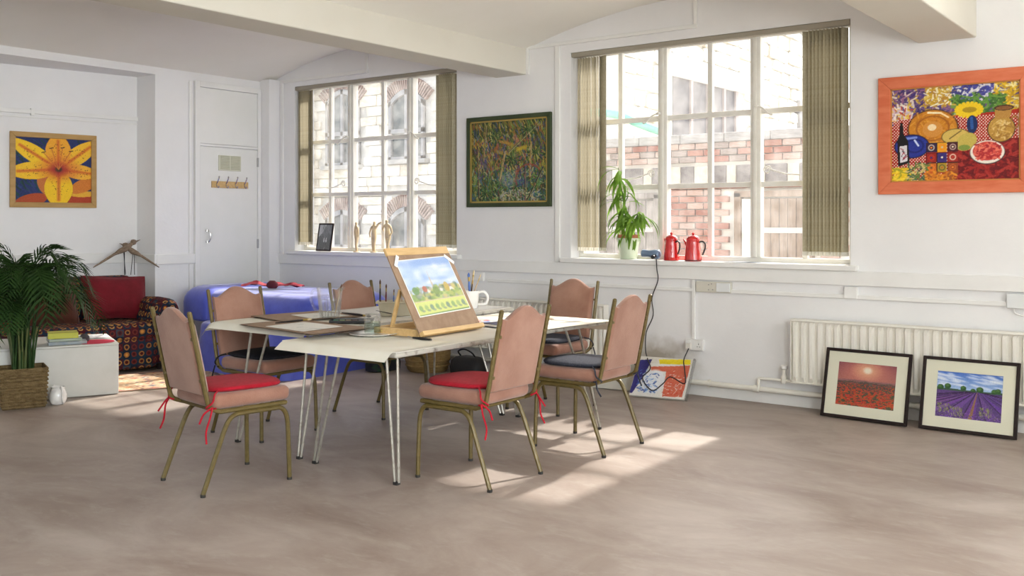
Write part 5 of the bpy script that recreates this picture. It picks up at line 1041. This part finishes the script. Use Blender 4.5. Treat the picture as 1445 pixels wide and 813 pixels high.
p = onbox(.20, .46); o = sheet('magazine', [(onbox(.05, .38).x, onbox(.05, .38).y), (onbox(.05, .64).x, onbox(.05, .64).y), (onbox(.42, .62).x, onbox(.42, .62).y), (onbox(.42, .36).x, onbox(.42, .36).y)], .416, mat('grey_printed_page', (.62, .62, .62), .5, c2=(.12, .13, .14), scale=9, contrast=(.48, .6)), 'open magazine with dark pictures towards the back of the white box', 'magazine', th=.004, n=4)
p = onbox(.235, .20); tag(MB().loft([[(.03*k*math.cos(a), .045*k*math.sin(a), z) for a in [2*PI*i/12 for i in range(12)]] for (k, z) in ((.8, 0), (1, .015), (.9, .04), (.5, .06))]).build('dark_pouch', mat('dark_grey_cloth', (.05, .05, .055), .8), smooth=60, loc=(p.x-.0, p.y+.0, .4195)), 'small dark grey pouch between the lime book and the pink mat', 'pouch')
# jug on the floor beside the basket
jw = thing('white_jug', (-7.245, 3.935, 0), 'white china jug on the floor between the palm basket and the white box', 'jug', rz=math.radians(-8)); jw.scale = (.70, .70, .86); jw.location = (-7.255, 3.905, 0)
MB().lathe([(0, 0), (.055, 0), (.075, .012), (.092, .05), (.092, .09), (.075, .125), (.066, .14), (.072, .155), (.068, .157), (.060, .14), (.07, .12), (.086, .085), (.085, .05), (0, .015)], n=28, cap=False).build('jug_body', CERAM, jw, smooth=50)
MB().tube(bez([(.066, 0, .145), (.105, 0, .16), (.132, 0, .12), (.118, 0, .06), (.10, .02, .03), (.075, .03, .012)], 6), .011, 8).build('jug_handle', CERAM, jw, smooth=60)
MB().loft([[(-.066-t*.035, w*math.sin(a), .142+t*.02+w*.4*math.cos(a)) for a in [2*PI*k/10 for k in range(10)]] for (t, w) in ((-.2, .03), (.5, .02), (1, .008))]).build('spout', CERAM, jw, smooth=60)
# ------------------------------------------------------------------ palm in a woven basket
pc = Vector((-7.40, 3.705, 0)); pm = thing('potted_palm', pc, 'bushy dark green palm in a square woven basket at the left edge', 'potted palm', rz=math.atan2(.93, .36))
rings = [[(sx*w, sy*w*.9, z) for sx, sy in ((-1, -1), (1, -1), (1, 1), (-1, 1))] for (w, z) in ((.145, 0), (.15, .02), (.16, .275), (.166, .285), (.166, .30), (.150, .30), (.148, .255))]
MB().loft(rings).build('woven_basket', WICK, pm, bevel=.012)
for z in [.03+.03*k for k in range(9)]:
    w = .147+.013*z/.275+.003; MB().tube([(w*sx, w*.9*sy, z) for sx, sy in ((-1, -1), (0, -1), (1, -1), (1, 0), (1, 1), (0, 1), (-1, 1), (-1, 0))], .008, 6, closed=True).build('woven_band', WICK, pm, smooth=50)
MB().box(-.14, -.125, .24, .14, .125, .262).build('soil', MUST, pm)
random.seed(5)
def frond(az, reach, top, n=21, droop=.35, ll=.22):
    b0 = Vector((random.uniform(-.07, .07), random.uniform(-.06, .06), .26)); dr = Vector((math.cos(az), math.sin(az), 0))
    P = bez([b0, b0+dr*reach*.10+Vector((0, 0, (top-.26)*.55)), b0+dr*reach*.42+Vector((0, 0, (top-.26)*.93)), b0+dr*reach*.75+Vector((0, 0, (top-.26)*(1.0-droop*.25))), b0+dr*reach+Vector((0, 0, (top-.26)*(1-droop)))], 8)
    b = MB().tube(P, [.007-.0055*i/len(P) for i in range(len(P))], 6); m_ = len(P)
    for i in range(n):
        t = .32+.68*i/(n-1); k = min(m_-2, int(t*(m_-1))); p = P[k].lerp(P[k+1], t*(m_-1)-k); tg = (P[k+1]-P[k]).normalized(); sd = tg.cross(Vector((0, 0, 1))).normalized(); L = ll*math.sin(PI*(.18+.78*(t-.32)/.68))**.7*random.uniform(.85, 1.1)
        for s in (-1, 1):
            d_ = (sd*s*.75+tg*.75+Vector((0, 0, .18))).normalized(); nrm_ = d_.cross(tg).normalized(); w = .0125; wd = tg*w
            q1 = p+d_*L*.5+Vector((0, 0, -.01)); q2 = p+d_*L+Vector((0, 0, -L*.32)); n0 = len(b.v)
            b.v += [tuple(p-wd*.4), tuple(p+wd*.4), tuple(q1+wd), tuple(q2), tuple(q1-wd)]; b.f += [[n0, n0+1, n0+2, n0+4], [n0+4, n0+2, n0+3]]
    return b.build('frond', LEAFD, pm)
for k in range(30):
    az = k*2.399; inner = k/30; frond(az, .28+.34*inner*random.uniform(.8, 1.1), random.uniform(.95, 1.23)-.35*inner*random.random(), droop=.15+.45*inner, ll=random.uniform(.20, .27))
for k in range(14):
    a = random.uniform(0, 2*PI); MB().tube(bez([(.06*math.cos(a), .05*math.sin(a), .25), (.075*math.cos(a), .065*math.sin(a), .42), (.11*math.cos(a), .10*math.sin(a), .60)], 4), [.010]*5+[.007]*4, 6).build('cane_stem', STEMG, pm, smooth=60)
# ------------------------------------------------------------------ rug
rg = Canvas(150, 110, (178, 140, 104)); Rr = rg.rng
for j in range(8):
    for i in range(11):
        x, y = (i+.5)/11, (j+.5)/8; cc = [(150, 66, 44), (210, 170, 110), (64, 70, 84), (226, 206, 170), (170, 110, 60), (120, 60, 50)][(i*5+j*3+(i*j) % 4) % 6]
        rg.poly([(x-.04, y), (x, y-.055), (x+.04, y), (x, y+.055)], cc); rg.poly([(x-.018, y), (x, y-.025), (x+.018, y), (x, y+.025)], [(226, 206, 170), (64, 50, 60), (190, 90, 50)][(i+j) % 3])
rg.rect(0, 0, 1, .05, (110, 50, 44)); rg.rect(0, .95, 1, 1, (110, 50, 44)); rg.rect(0, 0, .04, 1, (70, 60, 74)); rg.rect(.96, 0, 1, 1, (70, 60, 74)); rg.noise(12); rg.a = rg.a*.62+np.array((228, 212, 190.))*.38  # whole pattern paled, putting the washed look of sun into the colours
rug = thing('kilim_rug', (-7.62, 5.02, .002), 'pale geometric kilim rug on the floor between box table and sofa', 'rug', rz=math.radians(64))
o = rg.build('rug_weave', 1.05, .95, rug, 0, art_mat(.95, 'woven_rug')); o.matrix_local = Matrix.Translation((0, -.475, .007)) @ Matrix.Rotation(math.radians(-90), 4, 'X')
MB().box(-.525, -.475, 0, .525, .475, .006).build('rug_backing', mat('jute_backing', (.30, .22, .14), .95), rug)
fr = MB()
for i in range(60):
    y = -.47+i*.0158
    for s in (-1, 1): fr.box(s*.525 if s > 0 else -.565, y, .001, .565 if s > 0 else -.525, y+.006, .004)
tag(fr.build('fringe', mat('pale_wool_fringe', (.55, .48, .38), .95), rug), kind='stuff')
# ------------------------------------------------------------------ outside
struct(MB().box(-30, YO, -1.2, 12, 40, -1.0), 'yard_ground', YARD)
random.seed(3)
def lumpy(bev=.16, jit=.06, seed=0):
    """unit stone, 1x1x1 around origin with knocked-off corners"""
    rr = random.Random(seed); b = MB().box(-.5, -.5, -.5, .5, .5, .5); b.v = [tuple(c+rr.uniform(-jit, jit) for c in v) for v in b.v]; return b, bev
def stone_meshes(name, mats, k=3, bev=.12, jit=.06):
    out = []
    for i in range(k):
        for m in mats: b, be = lumpy(bev, jit, i*7+len(out)); out.append(b.mesh(name, m, bevel=be, seg=1, smooth=30))
    return out
def smat(n, a, b): return mat(n, a, .9, c2=b, scale=5, bump=.5, bscale=14, spec=.2, coord='Object')
ASH = stone_meshes('stone', [smat('cream_stone', (.70, .62, .46), (.80, .74, .62)), smat('pale_stone', (.78, .73, .62), (.84, .80, .72)), smat('tan_stone', (.64, .55, .42), (.76, .69, .57))], 3, .05, .03)
RUBB = stone_meshes('stone', [smat('cream_rubble', (.76, .71, .60), (.83, .80, .72)), smat('white_rubble', (.81, .79, .73), (.85, .83, .79)), smat('ochre_rubble', (.68, .60, .46), (.78, .73, .62))], 3, .14, .09)
BRK = stone_meshes('brick', [smat('orange_brick', (0.296, 0.118, 0.074), (0.355, 0.163, 0.111)), smat('pink_brick', (0.318, 0.155, 0.111), (0.385, 0.222, 0.170)), smat('red_brick', (0.259, 0.089, 0.059), (0.318, 0.133, 0.089)), smat('pale_brick', (0.355, 0.215, 0.155), (0.414, 0.281, 0.222))], 1, .05, .015)
SOOT = stone_meshes('brick', [smat('sooty_brick', (0.222, 0.178, 0.148), (0.326, 0.259, 0.222)), smat('worn_brick', (0.355, 0.237, 0.185), (0.429, 0.326, 0.274))], 1, .06, .02)
GREYW = mat('weathered_grey_timber', (0.178, 0.155, 0.133), .8, c2=(0.266, 0.237, 0.207), scale=4, stretch=(6, 6, 1)); BRNW = mat('weathered_brown_timber', (0.185, 0.126, 0.081), .8, c2=(0.266, 0.192, 0.133), scale=4, stretch=(6, 6, 1))
DKGL = mat('dark_old_glass', (0.074, 0.085, 0.089), .15, c2=(0.126, 0.141, 0.133), scale=3); FRMG = mat('grey_window_paint', (0.311, 0.303, 0.296), .7); ARCHB = mat('pink_arch_brick', (0.252, 0.164, 0.132), .9, c2=(0.414, 0.296, 0.244), scale=6)
# far stone building seen through the left window, facing the room
YB = 17.0
sb_ = thing('stone_building', (-17, YB, -1), 'pale stone building with brick arched windows seen through the left window', 'building')
MB().box(-7.0, 0, 0, 5.0, 3.0, 8.0).build('wall_core', MORTAR, sb_)
fw_ = [(-17.92, 1.18, 2.78, 4.35, .32), (-15.76, 1.12, 2.85, 4.20, .30), (-17.92, 1.18, .1, 1.42, .26), (-15.76, 1.12, .1, 1.42, .32)]
def in_win(x, z, w, h):
    for (cx, W, z0, z1, rise) in fw_:
        if abs(x-cx) < (W+w)/2-.02 and z+h/2 > z0-.10 and z-h/2 < z1+rise+.36: return True
    return False
z = .35
while z < 5.35:
    h = random.uniform(.21, .29); x = -19.7-random.random()*.5
    while x < -14.0:
        w = random.uniform(.34, .78); xc, zc = x+w/2, z+h/2
        if not in_win(xc, zc, w*.5, h*.3): inst('stone', random.choice(ASH), sb_, (xc+17, -.02+random.uniform(-.015, .01), zc+1), (0, random.uniform(-.01, .01), 0), (w-.018, .09, h-.018))
        x += w
    z += h
def arch_window(par, cx, z0, z1, W, rise, ox, oz, y=0):
    f = thing('x', (0, 0, 0), None, None); f.name = 'arched_window'; f.parent = par; f.location = (cx-ox, y, z0-oz); h = z1-z0; n = 9
    arc = [(-W/2+W*i/n, h+rise*(1-(2*i/n-1)**2)) for i in range(n+1)]
    MB().prism([(x, -.05, z) for x, z in [(-W/2, 0), (W/2, 0)]+arc[::-1]], (0, .02, 0)).build('pane', DKGL, f)
    b = MB()
    for x in (-W/2+.04, W/2-.04, 0): b.box(x-.04, -.11, 0, x+.04, -.05, h+rise*(1-(2*x/W)**2))
    b.box(-W/2, -.11, 0, W/2, -.05, .07).box(-W/2, -.11, h*.50-.05, W/2, -.05, h*.5+.05)
    for (x0, z0_), (x1, z1_) in zip(arc, arc[1:]): b.prism([(x0, -.11, z0_-.12), (x1, -.11, z1_-.12), (x1, -.11, z1_), (x0, -.11, z0_)], (0, .06, 0))
    b.build('window_frame', FRMG, f)
    MB().box(-W/2-.10, -.18, -.10, W/2+.10, 0, 0).build('window_sill', smat('grey_sill_stone', (.40, .38, .34), (.5, .48, .44)), f)
    k = 24; L = []
    for i in range(k):
        t = (i+.5)/k; x = -W/2-.05+(W+.10)*t; zb = h+rise*(1-(2*t-1)**2)+.0; sl = (2*t-1)*-rise*2/W*1.0; a = math.atan(-(2*t-1)*4*rise/W)
        q = MB().obox((x-math.sin(a)*.15, -.06, zb+math.cos(a)*.15), (math.cos(a), 0, math.sin(a)), (0, 1, 0), (-math.sin(a), 0, math.cos(a)), (W+.1)/k/2*.86, .05, .15).build('arch_brick', ARCHB, f, bevel=.006, seg=1)
for (cx, W, z0, z1, rise) in fw_: arch_window(sb_, cx, z0, z1, W, rise, -17, -1)
tag(MB().tube([(0, 0, 0), (0, 0, 7)], .09, 10).build('drainpipe', mat('white_drainpipe', (.78, .79, .80), .5), sb_, smooth=50), None).location = (-2.15+.2, -.2, .2)
# side building of rubble with a boarded dark window, beyond the brick wall
XS = -7.0
rbld = thing('rubble_building', (XS, 15.5, -1), 'whitened rubble stone building with a dark window beyond the brick yard wall', 'building')
MB().box(-.5, -3.7, 0, 0, 0, 5.75).box(-.5, 0, 0, 0, 6.0, 7.6).build('wall_core', MORTAR, rbld)
z = 2.3; nst = 0
while z < 6.3:
    h = random.uniform(.17, .30); y = 11.85
    while y < 20.4:
        w = random.uniform(.30, .62); yc, zc = y+w/2, z+h/2
        if not (13.25-w*.3 < yc < 16.05+w*.3 and 2.3 < zc < 4.02) and not (yc < 15.4 and zc > 4.65) and zc < 5.9-(.0): inst('stone', random.choice(RUBB), rbld, (.01+random.uniform(-.015, .02), yc-15.5, zc+1), (random.uniform(-.06, .06), 0, 0), (.10, w-.02, h-.02)); nst += 1
        y += w
    z += h
MB().box(-.02, -2.3, 4.62, .07, 1.7, 4.95).build('concrete_lintel', smat('pale_concrete', (.70, .71, .70), (.78, .79, .78)), rbld, bevel=.01)
w_ = MB().box(-.03, -2.05, 3.40, .01, .36, 4.62).build('window_shutter', mat('grey_dark_board', (0.126, 0.118, 0.122), .6, c2=(0.185, 0.178, 0.181), scale=4), rbld)
for yy in (-1.5, -.9, -.28, .2): MB().box(.01, yy, 3.40, .045, yy+.07, 4.62).build('window_bar', mat('pinkish_grey_paint', (.42, .36, .34), .8), w_)
MB().box(0, -2.12, 3.30, .10, .45, 3.40).build('window_sill', MATS['pale_concrete'], rbld)
MB().box(.0, 3.0, 3.9, .12, 3.7, 4.75).build('vent_box', mat('sooty_metal', (.14, .13, .13), .7, c2=(.3, .29, .28), scale=5), rbld, bevel=.02)
# brick yard wall
YB2 = 11.7
yw = thing('yard_wall', (-5.5, YB2, -1), 'weathered red brick yard wall with stone coping and a plank door outside the right window', 'wall')
MB().box(-2.4, .02, 0, 2.6, .24, 3.40).build('wall_core', MORTAR, yw)
DO = [(-5.20, -4.15, -1, 1.78), (-7.2, -6.22, -1, 1.90)]
row = 0; z = .78; nb = 0
while z < 2.40:
    x = -7.15+(.118 if row % 2 else 0)
    while x < -3.9:
        xc, zc = x+.1125, z+.0375
        if not any(a-.08 < xc < b_+.08 and zc < t for a, b_, _, t in DO) and not (1.86 < zc < 2.12):
            L = SOOT if (zc > 2.2 and random.random() < .45) or random.random() < .10 else BRK
            inst('brick', random.choice(L), yw, (xc+5.5, .0+random.uniform(-.006, .006), zc+1), (0, random.uniform(-.012, .012), 0), (.222, .08, .074)); nb += 1
        x += .236
    z += .0865; row += 1
BAND = [smat('sooty_band_stone', (0.126, 0.111, 0.104), (0.192, 0.170, 0.155)), smat('cream_band_stone', (0.459, 0.400, 0.311), (0.533, 0.481, 0.400))]
bsm = [MB().box(-.5, -.5, -.5, .5, .5, .5).mesh('band_stone', m, bevel=.04, seg=1) for m in BAND]
x = -7.2; k = 0
while x < -3.9: w = random.uniform(.13, .22) if k % 2 else random.uniform(.18, .30); inst('band_stone', bsm[0 if k % 2 == 0 else 1], yw, (x+w/2+5.5, -.005, 2.99), (0, 0, 0), (w-.012, .09, .245)); x += w; k += 1
CPM = MB().box(-.5, -.5, -.5, .5, .5, .5).mesh('coping_stone', smat('grey_coping', (0.281, 0.266, 0.244), (0.370, 0.355, 0.333)), bevel=.06, seg=1)
for k in range(7): inst('coping_stone', CPM, yw, (-2.0+k*.62, .11, 3.475), (0, 0, 0), (.61, .36, .12))
# doors in the yard wall
for (x0, x1, m, nm) in ((-5.18, -4.17, BRNW, 0), (-7.18, -6.24, GREYW, 1)):
    q = thing('x', (0, 0, 0), None, None); q.name = 'plank_door'; q.parent = yw; q.location = (x0+5.5, -.03, 0); W = x1-x0
    MB().box(0, -.05, 0, .09, .05, 2.76).box(W-.09, -.05, 0, W, .05, 2.76).box(0, -.05, 2.70, W, .05, 2.78).build('door_post', BRNW if nm == 0 else GREYW, q, bevel=.006)
    if nm == 0: MB().box(.10, -.035, 0, .24, .03, 2.68).build('cream_reveal', mat('cream_paint', (.66, .60, .48), .8), q, bevel=.004)
    nn = 6
    for k in range(nn): a = (.26 if nm == 0 else .10)+k*(W-.10-(.26 if nm == 0 else .10))/nn; MB().box(a+.003, -.02+.004*(k % 2), 0, a+(W-.10-(.26 if nm == 0 else .10))/nn-.003, .015, 2.68).build('plank', m, q, bevel=.004)
    MB().box(.28 if nm == 0 else .1, -.035, 2.25, W-.1, -.015, 2.32).build('cross_rail', mat('pale_worn_timber', (.48, .44, .40), .8), q, bevel=.004)
gp = thing('green_pipe', (-6.9, 11.3, 0), 'green plastic pipe sloping down above the brick yard wall', 'pipe')
MB().tube(bez([(-.5, 0, 2.92), (.15, .05, 2.83), (.45, .1, 2.70), (.72, .28, 2.58)], 6), .055, 12).build('pipe_length', mat('green_plastic_pipe', (.18, .50, .36), .4), gp, smooth=50); MB().tube([(-.5, 0, 2.92), (-.5, 0, -1)], .05, 10).build('support_post', GREYW, gp)
print('stones', nst, 'bricks', nb)
